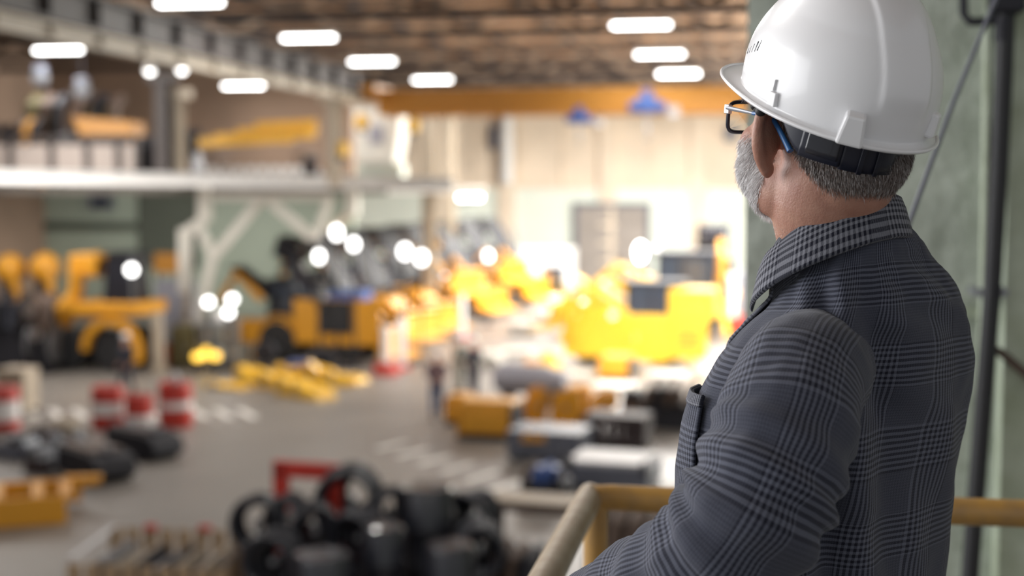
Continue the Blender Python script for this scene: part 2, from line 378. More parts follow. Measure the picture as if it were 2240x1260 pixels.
for px in (465, 660):
    p = AY(px, 330, 49.5); t = thing('trestle', 'steel trestle under the %s end of the yellow beams' % ('left' if px < 500 else 'right'), 'trestle', (p.x, 49.5, 6.1))
    for sx in (-.25, .25): MB().bar((sx*1.6, 0, 0), (sx*.5, 0, 1.15), .08).obj('leg', M['brown'], t, False)
    MB().box((0, .6, 1.15), (.5, 2, .1)).obj('crossbar', M['brown'], t, False)

def part_engine(name, label, loc, wd, dp, ht, m1, m2, yaw=0, cat='machine part', seed=0, cyls=3, group=None):
    """assembly: base block, upper casing, pipes, flywheel"""
    rnd = random.Random(seed); t = thing(name, label, cat, loc, yaw, group)
    MB().box((0, 0, ht*.30), (wd, dp, ht*.60), None, .94, .9).obj('base_block', m1, t, False, bevel=.03)
    MB().box((wd*(-.12+.24*rnd.random()), 0, ht*.74), (wd*.62, dp*.7, ht*.34), None, .85, .8).obj('casing', m2, t, False, bevel=.03)
    MB().cyl((wd*.5, 0, ht*.38), (wd*.56, 0, ht*.38), ht*.27, n=20).obj('flywheel', M['steel'], t)
    for i in range(cyls):
        x = wd*(-.36+.72*i/max(1, cyls-1)); r = .06*ht+.02
        MB().tube([(x, -dp*.3, ht*.55), (x, -dp*.55, ht*.62), (x+.06, -dp*.55, ht*.9), (x+.1, 0, ht*1.0)], r, 8).obj('pipe', rnd.choice([m2, M['dark'], M['brown']]), t)
    for sx in (-.4, .4): MB().box((wd*sx, 0, .05), (wd*.1, dp*1.05, .1)).obj('skid', M['dark'], t, False)
    return t
def loc_of(pl, pr, yb, z=0): 
    p = G((pl+pr)/2, yb, z); return p, (pr-pl)/F*dep(p), dep(p)/F
# things standing on the upper deck
def deck(px, py, Y): p = AY(px, py, Y); return p
t = thing('loader_bucket', 'orange brown loader bucket on the upper deck behind the railing, left', 'bucket', (AY(238, 300, 48).x, 48, 6.1+1.55))
MB().prism([(-1.15, .95), (1.1, .75), (1.15, 0), (-.8, 0)], -.5, .6).obj('bucket_shell', M['crane'], t, False, bevel=.03); MB().box((0, -.55, .05), (2.0, .12, .1)).obj('cutting_edge', M['dark'], t, False)
MB().box((0, 0, -.78), (1.7, .9, 1.55)).obj('stand', M['dark'], t, False)
p = AY(68, 290, 48); t = part_engine('gearbox', 'small orange gearbox on the upper deck, far left', (p.x, 48, 6.1), .75, .7, 2.35, M['crane'], M['orange'], 0, seed=3)
p = AY(110, 290, 50); t = part_engine('engine', 'dark engine with olive yellow cover on the upper deck, left', (p.x, 50, 6.1), 1.5, 1, 3.3, M['dark'], M['olive'], 0, seed=4)
p = AY(225, 290, 51); t = part_engine('engine', 'tall dark engine with green yellow cover behind the orange bucket', (p.x, 51, 6.1), 1.9, 1, 3.35, M['dark'], M['olive'], 0, seed=5)
p = AY(20, 290, 51); t = part_engine('engine', 'dark brown engine at the left edge of the upper deck', (p.x, 51, 6.1), 1.4, 1, 2.3, M['darkbrown'], M['dark'], 0, seed=6)
for px, py, lb in ((88, 165, 'grey blue hoist block hanging above the deck, far left'), (180, 192, 'grey blue hoist block hanging above the olive engine')):
    p = AY(px, py, 50); t = thing('hoist_block', lb, 'hoist', p); MB().box((0, 0, 0), (.42, .35, .75)).obj('body', M['bluegrey'], t, False, bevel=.05); MB().cyl((0, -.2, -.1), (0, .2, -.1), .26).obj('pulley', M['steel'], t)
    MB().cyl((0, 0, .3), (0, 0, CZ+.01-p.z), .02, n=6).obj('cable', M['dark'], t)
for px, lb in ((283, 'dark cabinet beside the dark column on the upper deck'), (318, 'tall brown black cabinet against the deck column')):
    p = AY(px+10, 300, 47.6); t = thing('cabinet', lb, 'cabinet', (p.x, 47.6, 6.1)); h = 1.5 if px < 300 else 1.8
    MB().box((0, 0, h/2), (.5, .5, h)).obj('body', M['darkbrown'], t, False); MB().box((0, -.27, h/2), (.42, .03, h*.9)).obj('door', M['dark'], t, False)
for px, py, m, lb in ((415, 250, 'brown', 'bundle of pipes and valves on the deck right of the cream column'),):
    p = AY(px, 300, 47); t = part_engine('valve_stack', lb, (p.x, 47, 6.1), .55, .5, 1.9, M['brown'], M['dark'], 0, seed=9)
p = AY(682, 350, 47.4); t = part_engine('compressor', 'dark compressor on the deck left of the cream column', (p.x, 47.4, 6.1), .5, .5, 1.0, M['dark'], M['bluegrey'], 0, seed=10)
p = AY(835, 380, 50); t = tag(MB().box((p.x, 50, 6.5), (1.7, .8, .8)).obj('cabinet', M['wpale'], None, False, bevel=.03), 'pale green cabinet at the right end of the upper deck', 'cabinet')

# portal frame below the edge beam
PY = 46.2
t = thing('portal_frame', 'cream braced steel frame standing under the white deck beam', 'steel frame', (0, PY, 0))
def fp(px, py, Y=PY): q = AY(px, py, Y); return (q.x, q.y-PY, q.z)
def fbar(name, p1, p2, wpx, m): 
    wd = wpx/F*PY; MB().bar(fp(*p1), fp(*p2), wd, wd*.8).obj(name, m, t, False)
fbar('post', (448, 408), (448, 482), 30, M['creamw']); fbar('knee', (452, 478), (403, 512), 26, M['creamw']); fbar('post', (405, 500), (405, 640), 28, M['creamw'])
fbar('lower_leg', (412, 630), (404, 818), 16, M['cream'])
fbar('top_chord', (465, 431), (722, 431), 19, M['creamw']); fbar('brace', (575, 432), (465, 565), 22, M['creamw']); fbar('brace', (590, 440), (685, 520), 22, M['creamw'])
fbar('brace', (722, 432), (690, 520), 18, M['creamw']); fbar('brace', (432, 490), (468, 560), 20, M['creamw']); fbar('leg', (466, 560), (430, 720), 20, M['creamw']); fbar('leg', (430, 715), (420, 818), 14, M['cream'])
fbar('post', (772, 408), (772, 470), 30, M['creamw']); fbar('knee', (768, 466), (722, 500), 20, M['cream'])
fbar('base', (392, 816), (432, 816), 8, M['cream'])
t2 = t
p = G(347, 815); t = thing('steel_stanchion', 'cream tapering steel stanchion standing right of the orange wheeled machine', 'post', p)
MB().box((0, 0, 1.0), (.34, .3, 2.0), None, .75, .75).obj('post', M['cream'], t, False); MB().box((0, 0, .04), (.6, .5, .08)).obj('base_plate', M['cream'], t, False)

# floor markings
t = thing('floor_marking', 'hatched white walkway painted on the floor in front of the yellow box', 'floor marking', (0, 0, .002))
A0 = G(858, 975); A1 = G(1170, 1082)
n = 7
for i in range(n):
    p = A0.lerp(A1, i/(n-1)); 
    MB().box((p.x, p.y, .003), (.22, 1.15, .006), (0, 0, R(-24))).obj('stripe', M['stripe'], t, False)
t = thing('floor_marking', 'faint hatched white walkway on the floor behind the red drums, left', 'floor marking', (0, 0, .002))
A0 = G(70, 905); A1 = G(540, 905)
for i in range(10):
    p = A0.lerp(A1, i/9); MB().box((p.x, p.y, .003), (.22, 1.7, .006), (0, 0, R(35))).obj('stripe', M['stripe'], t, False)
t = thing('floor_marking', 'worn white line painted across the floor by the dark blue slab', 'floor marking', (0, 0, .002))
A0 = G(1380, 1100); A1 = G(1530, 1030)
for i in range(5):
    p = A0.lerp(A1, i/4); MB().box((p.x, p.y, .003), (.36, 1.0, .006), (0, 0, R(-16))).obj('stripe', M['stripe'], t, False)
# ================================================================== machines
def build_backhoe(name, label, paint, loc, yaw, cover=True, boom=True, cab='dark', arm_up=.5, cat='digger', group=None):
    t = thing(name, label, cat, loc, yaw, group); P_ = paint; D = M['dark']
    MB().prism([(-1.7, .62), (2.3, .62), (2.45, .95), (2.2, 1.2), (-1.7, 1.25)], -.5, .5).obj('chassis', P_, t, False, bevel=.03)
    MB().prism([(.35, 1.15), (2.35, 1.05), (2.42, 1.55), (2.0, 1.88), (.35, 2.0)], -.52, .52).obj('hood', P_, t, False, bevel=.05)
    MB().box((2.42, 0, 1.25), (.06, .8, .5)).obj('grille', D, t, False)
    for s in (-1, 1):
        y = s*.95
        for nm, x, r, wd in (('rear_wheel', -.95, .74, .42), ('front_wheel', 1.65, .52, .34)):
            tw = MB().lathe([(r*.5, -wd/2), (r*.93, -wd/2), (r, -wd*.32), (r, wd*.32), (r*.93, wd/2), (r*.5, wd/2)], 22, (x, y, r), (math.pi/2, 0, 0)).obj(nm, M['black'], t)
            MB().lathe([(.1, -wd*.4), (r*.5, -wd*.35), (r*.52, -wd*.52), (r*.52, wd*.52), (r*.5, wd*.35), (.1, wd*.4)], 16, (x, y, r), (math.pi/2, 0, 0)).obj('rim', P_, tw)
        arc = [(-.95+.9*math.cos(a), y, .74+.88*math.sin(a)) for a in [R(d) for d in range(20, 176, 26)]]
        fm = MB()
        for p, q in zip(arc, arc[1:]): fm.bar(p, q, .5, .05)
        fm.obj('fender', P_, t, False)
        MB().tube([(.3, s*.72, 1.75), (1.7, s*.72, 1.55+arm_up), (2.9, s*.72, .55+arm_up)], .11, 6).obj('loader_arm', P_, t, False)
        MB().tube([(.9, s*.62, 1.0), (2.2, s*.62, 1.15+arm_up*.8)], .06, 8).obj('cylinder', M['chrome'], t)
    z = arm_up
    MB().prism([(2.8, .1+z), (3.7, .02+z), (3.72, .08+z), (3.0, .25+z), (2.95, .95+z), (3.2, 1.1+z), (3.15, 1.16+z), (2.8, 1.0+z)], -1.15, 1.15).obj('bucket', P_, t, False)
    cf = MB()
    for x, y in ((-1.5, -.7), (-1.5, .7), (.35, -.7), (.35, .7), (-.5, -.72), (-.5, .72)): cf.bar((x, y, 1.2), (x*.93, y*.93, 2.75), .09)
    cf.box((-.57, 0, 2.8), (2.1, 1.5, .12)); cf.box((-.57, 0, 1.25), (1.9, 1.45, .12))
    cf.obj('cab_frame', D, t, False)
    gl = MB(); 
    for s in (-1, 1): gl.box((-.57, s*.67, 2.0), (1.75, .02, 1.4))
    gl.box((.33, 0, 2.0), (.02, 1.3, 1.4)); gl.box((-1.45, 0, 2.0), (.02, 1.3, 1.4)); gl.obj('cab_glass', M['glass'], t, False)
    MB().box((-.7, 0, 1.6), (.5, .5, .12)).box((-.95, 0, 1.95), (.12, .5, .6)).obj('seat', M['black'], t, False)
    if cover:
        for s, yy in ((1, -.35),):
            MB().box((.75, 0, 3.3), (.07, 1.45, 2.7), (0, R(-34), 0)).obj('raised_cover', M['black'], t, False, bevel=.02); MB().box((-.9, .1, 3.9), (.9, 1.2, .8), (0, R(20), 0)).obj('raised_hood', M['glossblack'], t, False, bevel=.12)
            MB().bar((-.9, 0, 2.8), (-.9, 0, 3.6), .10).obj('hood_prop', M['bluegrey'], t, False)
            for y in (-.5, .5): MB().tube([(1.6, y, 1.95), (1.3, y, 3.9)], .05, 8).obj('cover_strut', M['bluegrey'], t)
    if boom:
        MB().tube([(-1.7, 0, .9), (-2.1, 0, 1.6), (-2.9, 0, 3.0), (-2.6, 0, 3.7)], [.2, .2, .17, .13], 6).obj('boom', P_, t, False)
        MB().tube([(-2.6, 0, 3.75), (-3.3, 0, 3.1), (-3.5, 0, 1.9)], [.14, .16, .1], 6).obj('stick', P_, t, False)
        MB().prism([(-3.75, 1.35), (-3.1, 1.2), (-3.05, 1.7), (-3.3, 1.95), (-3.75, 1.9)], -.35, .35).obj('rear_bucket', D, t, False)
        MB().tube([(-1.9, 0, 2.0), (-2.45, 0, 3.5)], .07, 8).obj('cylinder', M['chrome'], t)
    for s in (-1, 1):
        MB().bar((-1.75, s*.5, .9), (-1.9, s*1.15, .12), .16).obj('stabilizer', P_, t, False)
    MB().tube([(1.6, .3, 1.9), (1.6, .3, 2.55), (1.5, .3, 2.65)], .05, 8).obj('exhaust_pipe', D, t)
    for s in (-1, 1):
        MB().cyl((.34, s*.5, 2.9), (.46, s*.5, 2.9), .1, n=12).obj('work_lamp', M['chrome'], t)
    return t
# the row in the middle, parked side by side down the hall
L = ['nearest orange backhoe loader of the centre row, with a dark opening in its side', 'second orange backhoe loader of the centre row, black cover raised',
     'third orange backhoe loader of the centre row', 'fourth orange backhoe loader of the centre row', 'fifth orange backhoe loader of the centre row, beyond the purple clad worker',
     'sixth orange backhoe loader of the centre row', 'farthest orange backhoe loader of the centre row, before the pale wall']
spots = [(690, 785, -6, .2), (770, 752, -20, .3), (840, 728, -24, .6), (905, 706, -24, .6), (965, 688, -24, .6), (1020, 672, -24, .6), (1070, 660, -24, .6)]
b0 = None
for i, (px, py, yw, up) in enumerate(spots):
    p = G(px, py)
    if i == 0:
        o = build_backhoe('backhoe_loader', L[0], M['orange'], p, R(yw), True, False, arm_up=.15)
        # side panel with a dark opening
        MB().box((1.3, -1.12, 1.45), (3.2, .06, 1.55)).obj('side_panel', M['orange'], o, False, bevel=.02); MB().box((-.2, -.6, 3.7), (.1, 1.2, 1.7), (0, R(50), 0)).obj('raised_cover', M['glossblack'], o, False, bevel=.02)
        MB().box((1.25, -1.17, 1.62), (1.25, .06, 1.15)).obj('side_opening', M['black'], o, False)
        MB().box((-1.6, -1.12, 1.05), (2.5, .06, .85)).obj('side_panel', M['orange'], o, False, bevel=.02)
        MB().box((0.2, -1.0, 2.75), (.08, 1.0, 2.0), (0, R(-40), 0)).obj('raised_cover', M['glossblack'], o, False, bevel=.02)
        MB().box((-1.9, -.7, 2.75), (.08, 1.2, 1.9), (0, R(-55), 0)).obj('raised_cover', M['glossblack'], o, False, bevel=.02)
        MB().tube([(-1.4, -1.3, 2.2), (-2.4, -1.3, 3.1), (-3.0, -1.3, 2.1)], .16, 6).obj('boom', M['orange'], o, False)
        MB().box((1.6, -.6, 2.35), (1.3, .9, .32)).obj('tank', M['blue'], o, False, bevel=.05)
    elif i == 1:
        b0 = o = build_backhoe('backhoe_loader', L[1], M['orange'], p, R(yw), True, True, arm_up=up)
    elif i == 3:
        b1 = o = build_backhoe('backhoe_loader', L[i], M['orange'], p, R(yw), True, True, arm_up=1.35)
    else:
        o = copy_tree(b1 if i == 5 else b0); o.location = p; o['label'] = L[i]; o.rotation_euler.z = R(yw)
    o['group'] = 'backhoe loaders of the centre row'
# right group
p = G(1400, 792); o = build_backhoe('backhoe_loader', 'big yellow loader in the bright light on the right, left of the man', M['yellow'], p, R(176), False, False, arm_up=1.1, group='yellow machines on the right')
for x0, x1, z0, z1, dy in ((-2.45, -1.2, .30, 2.08, .0), (-1.17, .35, .18, 1.78, .05), (.38, 2.45, .30, 2.08, .0)): MB().box(((x0+x1)/2, 1.22+dy, (z0+z1)/2), (x1-x0, .06, z1-z0)).obj('side_panel', M['yellow'], o, False, bevel=.03)
for z in (.7, .9, 1.1, 1.3): MB().box((-1.85, 1.27, z), (.8, .04, .09)).obj('vent_slat', M['crane'], o, False)
MB().box((-.4, 1.31, 1.0), (.9, .04, .75)).obj('access_door', M['yellow'], o, False, bevel=.02)
MB().box((-.05, 1.35, 1.0), (.05, .05, .25)).obj('door_handle', M['steel'], o, False)
for x in (.75, 2.1): MB().cyl((x, 1.25, 1.75), (x, 1.33, 1.75), .13, n=16).obj('side_lamp', M['white'], o)
MB().box((-1.9, .3, 2.15), (1.6, 1.5, 1.0)).obj('engine_cover', M['yellow'], o, False, bevel=.12)
for i, (x0, z0, x1, z1) in enumerate(((1.2, 2.9, 2.1, .9), (1.8, 2.6, 2.5, .8), (2.4, 2.4, 2.3, 1.0))): MB().bar((x0, 1.3, z0), (x1, 1.3, z1), .24).obj('loader_arm', M['yellow'], o, False)
p = G(1462, 735); o = build_backhoe('backhoe_loader', 'yellow loader with grey cab standing behind the big bright one', M['yellow'], p, R(184), False, False, arm_up=.8, group='yellow machines on the right'); o.scale = (1.22, 1.22, 1.22)
p = G(1195, 655); o = build_backhoe('backhoe_loader', 'small yellow digger far off on its own, left of the gate', M['yellow'], p, R(190), False, False, arm_up=.5); o.scale = (.62, .62, .62)
for px, lb in ((1560, 'yellow loader partly hidden behind the man, right of the grey cab'),):
    p = G(px, 705); o = copy_tree(b0); o.location = p; o.rotation_euler.z = R(98); o['label'] = lb; o['group'] = 'yellow machines on the right'

# left: orange wheeled carrier, dark assemblies
p = G(245, 806); t = thing('wheeled_carrier', 'orange wheeled loader with dark cab, left, behind the dark clad worker', 'loader', p, R(-4), 'orange machines on the left')
s = dep(p)/F
def q(px, py, y=0): return ((px-245)*s, y, (806-py)*s)
MB().prism([(-.9, 1.75), (1.6, 1.9), (1.6, 2.3), (-.9, 2.3)], -.9, .9).obj('frame', M['orange'], t, False, bevel=.04)
MB().box((.35, -.95, 2.1), (2.6, .14, .32)).obj('side_rail', M['orange'], t, False)
MB().prism([(-1.3, 3.1), (-.25, 3.1), (-.2, 3.75), (-.5, 3.9), (-1.25, 3.85)], -.5, .6).obj('boom_head', M['orange'], t, False, bevel=.08)
MB().tube([(-.85, -.6, 3.3), (-.95, -.6, 2.5), (-1.45, -.6, 1.9), (-1.55, -.6, 1.0)], [.25, .26, .42, .30], 8).obj('boom', M['orange'], t, False)
MB().tube([(-1.5, -.7, 1.1), (-.6, -.7, .75)], .22, 8).obj('stick', M['orange'], t, False)
MB().box((.62, 0, 3.05), (1.1, 1.3, 1.55), None, .85, .85).obj('cab', M['glossblack'], t, False, bevel=.05)
MB().box((.62, 0, 3.9), (1.1, 1.3, .1)).obj('cab_roof', M['dark'], t, False)
for x in (-1.1, .6):
    for y in (-.75, .75):
        wv = MB().lathe([(.35, -.25), (.66, -.25), (.72, -.15), (.72, .15), (.66, .25), (.35, .25)], 22, (x, y, .72), (math.pi/2, 0, 0)).obj('wheel', M['black'], t)
        MB().lathe([(.08, -.2), (.36, -.18), (.37, -.26), (.37, .26), (.36, .18), (.08, .2)], 14, (x, y, .72), (math.pi/2, 0, 0)).obj('rim', M['dark'], wv)
arc = [(.6+.95*math.cos(a), -1.02, .72+1.0*math.sin(a)) for a in [R(d) for d in range(-20, 200, 20)]]
fm = MB()
for u, v in zip(arc, arc[1:]): fm.bar(u, v, .3, .24)
fm.obj('fender', M['orange'], t, False)
MB().cyl((1.13, -.6, 3.38), (1.2, -.72, 3.38), .16, n=14).obj('work_lamp', M['worklamp'], t)
p = G(24, 812); t = part_engine('engine_block', 'large dark engine assembly at the left edge below the deck', p, 1.7, 1.3, 2.5, M['dark'], M['bluegrey'], 0, seed=11)
p = G(108, 814); t = part_engine('engine_block', 'dark engine assembly between the big one and the orange loader', p, .55, 1.0, 2.5, M['dark'], M['dark'], 0, seed=12)
for px, py, lb, hh in ((28, 800, 'orange machine head above the dark engine at the left edge', 3.75), (104, 800, 'orange rounded machine head left of the wheeled loader', 3.8)):
    p = G(px, py-12); t = thing('loader_mast', lb, 'machine', p, R(-4), 'orange machines on the left')
    MB().ell((0, 0, hh-.55), (.56, .5, .55), 14, 10).obj('head', M['orange'], t); MB().box((0, 0, (hh-.9)/2), (.45, .5, hh-.9)).obj('mast', M['dark'], t, False)
    MB().tube([(.3, -.3, hh-.6), (.45, -.3, hh-1.6), (.2, -.3, hh-2.2)], .17, 8).obj('arm', M['orange'], t)
p = G(92, 760); p.y -= 1.1
for px, py, lb, py0 in ((95, 670, 'round silver lamp on the dark engine assembly, upper', 812), (107, 722, 'round silver lamp on the dark engine assembly, lower', 812)):  # chrome discs on added stands take the place of silver highlights
    b = G(px, 815); zz = (812-py)*dep(b)/F; b.y -= .9
    t = thing('work_light', lb, 'lamp', (b.x, b.y, 0)); MB().cyl((0, 0, zz), (0, .12, zz), .2).obj('reflector', M['chrome'], t); MB().cyl((0, .1, 0), (0, .1, zz), .04).obj('stand', M['dark'], t); MB().box((0, .1, .03), (.4, .4, .06)).obj('foot', M['dark'], t, False)
def cabinet(pl, pr, yt, yb, m, lb, name='cabinet', cat='cabinet', d=.8, z=0, legs=False, yaw=-3):
    p, wd, s_ = loc_of(pl, pr, yb, z); h = (yb-yt)*s_; t = thing(name, lb, cat, p+Vector((0, d/2, 0)), R(yaw))
    MB().box((0, 0, h/2+(.06 if not legs else h*.2)), (wd, d, h*(.98 if not legs else .6))).obj('body', m, t, False, bevel=.02)
    MB().box((0, -d/2-.015, h*.55), (wd*.86, .03, h*.35)).obj('door', m, t, False); MB().box((wd*.3, -d/2-.05, h*.5), (.05, .05, .2)).obj('handle', M['steel'], t, False)
    for sx in (-.42, .42):
        for sy in (-.4, .4): MB().box((sx*wd, sy*d, (h*.1 if legs else .04)), (.08, .08, (h*.22 if legs else .08))).obj('foot', M['dark'], t, False)
    return t
p = G(365, 780); t = thing('sign_board', 'blank orange board on two posts beside the wheeled loader', 'board', (p.x, p.y+.2, 0), R(-4)); MB().box((0, 0, 3.35), (1.0, .06, .72)).obj('board', M['crane'], t, False)
for x in (-.42, .42): MB().box((x, .05, 1.85), (.07, .07, 3.7)).obj('post', M['dark'], t, False)
cabinet(340, 408, 616, 780, M['lilac'], 'lilac grey cabinet right of the orange wheeled loader', d=1.0)
cabinet(372, 424, 716, 808, M['olive'], 'olive crate standing right of the cream stanchion', 'crate', 'crate')
p = G(366, 800); t = thing('fire_extinguisher', 'red extinguisher standing by the cream stanchion', 'extinguisher', p); MB().lathe([(.1, 0), (.16, .05), (.16, .6), (.1, .72), (.04, .76)], 14).obj('body', M['red'], t); MB().box((0, 0, .8), (.12, .04, .08)).obj('valve', M['dark'], t, False); MB().tube([(.05, 0, .8), (.2, 0, .7), (.2, 0, .3)], .02, 6).obj('hose', M['black'], t)
MB()
# cart with bright round lamps
p = G(480, 806); t = thing('tool_cart', 'steel cart full of bright parts and two amber lamps, left of the row', 'cart', p, R(-4)); s = dep(p)/F
for z in (.25, .9, 1.5): MB().box((0, 0, z), (1.3, .7, .05)).obj('shelf', M['steel'], t, False)
for x in (-.6, .6):
    for y in (-.3, .3): MB().box((x, y, .85), (.05, .05, 1.7)).obj('post', M['steel'], t, False)
for i, (x, z) in enumerate(((-.45, .3), (.05, .3), (.5, .3), (-.4, .95), (.3, .95), (.0, 1.55))):
    MB().lathe([(.14, 0), (.19, .08), (.17, .3), (.08, .38)], 12, (x, 0, z+.03)).obj('canister', [M['amber'], M['white'], M['cream'], M['chrome'], M['tan'], M['white']][i], t)
for px, py, lb in ((448, 770, 'left of two amber lamps beside the steel cart'), (487, 768, 'right of two amber lamps beside the steel cart')):
    b = G(px, 812); b.y -= .6; zz = (805-py)*dep(b)/F
    t = thing('amber_lamp', lb, 'lamp', (b.x, b.y, 0)); MB().lathe([(.10, zz-.1), (.17, zz), (.12, zz+.14)], 14).obj('lens', M['amber'], t); MB().cyl((0, 0, 0), (0, 0, zz-.1), .06).obj('stand', M['dark'], t); MB().box((0, 0, .02), (.3, .3, .05)).obj('foot', M['dark'], t, False)
for px, py, lb in ((507, 655, 'upper of two white work lamps on a pole left of the centre row'), (503, 683, 'lower of two white work lamps on a pole left of the centre row'), (460, 660, 'single white work lamp on a pole behind the cream frame')):  # emissive white discs set on poles
    b = G(px, 812); zz = (812-py)*dep(b)/F
    t = thing('work_light', lb, 'lamp', (b.x, b.y+(.2 if py == 655 else 0), 0)); MB().cyl((0, -.14, zz), (0, 0, zz), .13).obj('lens', M['worklamp'], t); MB().cyl((0, 0, 0), (0, 0, zz), .035).obj('pole', M['dark'], t); MB().box((0, 0, .02), (.4, .4, .05)).obj('foot', M['dark'], t, False)
t = thing('cone', 'pale tapering bollard standing right of the steel cart', 'bollard', G(515, 800)); MB().lathe([(.3, 0), (.3, .05), (.2, .06), (.12, 1.6), (.06, 1.65)], 14).obj('body', M['cream'], t); MB().box((0, 0, .03), (.6, .6, .06)).obj('base', M['dark'], t, False)
t.name = 'bollard'
# drums
def drum(px, yb, h, bands, lb, lid=True):
    p = G(px, yb); t = thing('steel_drum', lb, 'drum', p, 0, 'red and white drums on the floor'); r = .36*(h/.95)
    MB().lathe([(r*.98, 0), (r, .02), (r, h*.32), (r*1.04, h*.335), (r, h*.35), (r, h*.64), (r*1.04, h*.655), (r, h*.67), (r, h-.02), (r*.98, h), (r*.9, h), (r*.9, h-.03)], 26).obj('body', M['red'], t)
    for z0, z1 in bands: MB().lathe([(r, z0*h), (r*1.015, z0*h+.005), (r*1.015, z1*h-.005), (r, z1*h)], 26).obj('white_band', M['white'], t)
    MB().cyl((r*.4, -r*.3, h-.03), (r*.4, -r*.3, h+.02), .05).obj('bung', M['steel'], t)
    return t
drum(237, 936, 1.06, [(.33, .66)], 'red drum with white middle band, left of the three')
drum(305, 944, .92, [(.02, .48)], 'red drum with white lower half, middle of the three')
drum(385, 932, 1.12, [(.42, .60)], 'red drum with narrow pale band, right of the three')
drum(8, 938, 1.08, [(.22, .70)], 'red and white drum cut by the left edge of the picture')
p = G(385, 845); t = tag(MB().lathe([(.1, 0), (.12, .02), (.12, .18), (.04, .25), (.04, .3)], 12).obj('bottle', M['lightgrey']), 'small pale canister on top of the right red drum', 'canister'); q_ = G(385, 932); t.location = (q_.x, q_.y, 1.12)
cabinet(-10, 58, 812, 905, M['tan'], 'tan wooden box behind the drum at the left edge', 'wooden_box', 'box')
# skid blocks / tracks
def block(pts_base, h, lb, m, mtop, yaw, L_, W_, name='counterweight'):
    p = G(*pts_base); t = thing(name, lb, 'machine part', p, R(yaw))
    MB().prism([(-L_/2, .1), (L_/2-.35, .0), (L_/2, h*.35), (L_/2-.15, h*.85), (L_/2-.5, h), (-L_/2, h)], -W_/2, W_/2).obj('body', m, t, False, bevel=.04)
    MB().box((-.25, 0, h+.02), (L_*.75, W_*.8, .06)).obj('cover', mtop, t, False)
    for x in (-.3, .25): MB().cyl((L_*x, 0, h+.04), (L_*x, 0, h+.14), .09).obj('lifting_eye', M['steel'], t)
    MB().cyl((L_*.3, -W_/2-.03, h*.5), (L_*.3, -W_/2, h*.5), .12).obj('hub', M['dark'], t)
    return t
block((212, 1045), .62, 'black wedge shaped block with brown top, nearest of the two', M['dark'], M['brown'], -38, 1.9, .95)
block((318, 998), .60, 'black wedge shaped block in front of the three drums', M['dark'], M['darkbrown'], -30, 1.9, .85)
for i, (px, yb, wd, m1, m2, lb) in enumerate(((40, 1000, 1.1, 'bluegrey', 'steel', 'blue grey casting in the clutter at the left edge'), (105, 985, .8, 'dark', 'bluegrey', 'small dark casting with pipes beside the blue grey one'),
    (150, 965, .7, 'brown', 'tan', 'rusty casting in front of the drums, left'), (100, 1030, .6, 'darkbrown', 'steel', 'dark rusty casting just above the yellow frame'))):
    part_engine('casting', lb, G(px, yb), wd, .7, .55, M[m1], M[m2], R(-20), seed=20+i, group=None)
# big yellow frame, lower left
p = G(70, 1150); t = thing('machine_frame', 'big orange yellow welded steel frame lying on the floor, lower left', 'steel frame', p, R(28)); Y_ = M['orange']
MB().box((-.55, 0, .26), (2.3, .10, .52)).obj('side_plate', Y_, t, False, bevel=.02)
MB().box((-.55, 1.5, .30), (2.9, .10, .45)).obj('side_plate', Y_, t, False, bevel=.02)
for x in (-1.5, -.6, .1, .6): MB().box((x, .75, .48), (.2, 1.5, .10)).obj('crossbar', Y_, t, False, bevel=.02)
MB().box((.55, .75, .08), (.12, 1.5, .12)).obj('lower_bar', M['tan'], t, False)
MB().prism([(.6, .35), (1.25, .42), (1.3, .55), (.6, .58)], 1.35, 1.6).obj('nose_plate', Y_, t, False)
MB().box((-1.0, .75, .20), (1.2, 1.2, .06)).obj('bottom_plate', Y_, t, False)
# parts spread on the floor, centre
rnd = random.Random(4)
lbs = ['flat yellow plate at the left end of the yellow pile', 'yellow hook shaped bracket left in the yellow pile', 'yellow bracket under the dark pulley', 'yellow casting in the middle of the pile',
       'yellow arm at the front of the pile', 'bright yellow casting right of the pile middle', 'yellow bracket at the back of the pile', 'yellow casting before the blue box', 'yellow plate right in the pile', 'thin yellow plate at the right end of the pile']
for i, (px, py, L_, h) in enumerate(((495, 850, 1.2, .15), (545, 835, .9, .4), (600, 850, .9, .42), (640, 865, .9, .45), (675, 872, 1.1, .38), (700, 845, .9, .60), (665, 840, .8, .45), (630, 838, .6, .5), (735, 845, .9, .42), (762, 838, .8, .22))):
    p = G(px, py); t = thing('loader_part', lbs[i], 'machine part', p, R(rnd.uniform(-40, 60)), 'yellow parts laid out on the floor'); t.scale = (1.15, 1.15, 1.3)
    MB().prism([(-L_/2, 0), (L_/2, 0), (L_*.4, h*.5), (0, h*.6), (-L_*.3, h), (-L_/2, h*.8)], -.16, .16).obj('plate', M['yellow'], t, False, bevel=.02)
    MB().prism([(-L_/2, 0), (L_/2, 0), (L_*.3, h*.6), (-L_*.3, h*.8)], .22, .5).obj('plate', M['yellow'], t, False, bevel=.02)
    MB().cyl((-L_*.25, -.25, h*.5), (-L_*.25, .55, h*.5), .07).obj('pin', M['steel'], t)
p = G(580, 822); t = thing('pulley', 'dark pulley wheel standing at the back of the yellow pile', 'wheel', p, R(20)); MB().lathe([(.1, -.1), (.30, -.12), (.38, -.05), (.30, 0), (.38, .05), (.30, .12), (.1, .1)], 20, (0, 0, .78), (math.pi/2, 0, 0)).obj('wheel', M['dark'], t); MB().box((0, 0, .3), (.3, .3, .6), None, .5, .5).obj('stand', M['dark'], t, False)
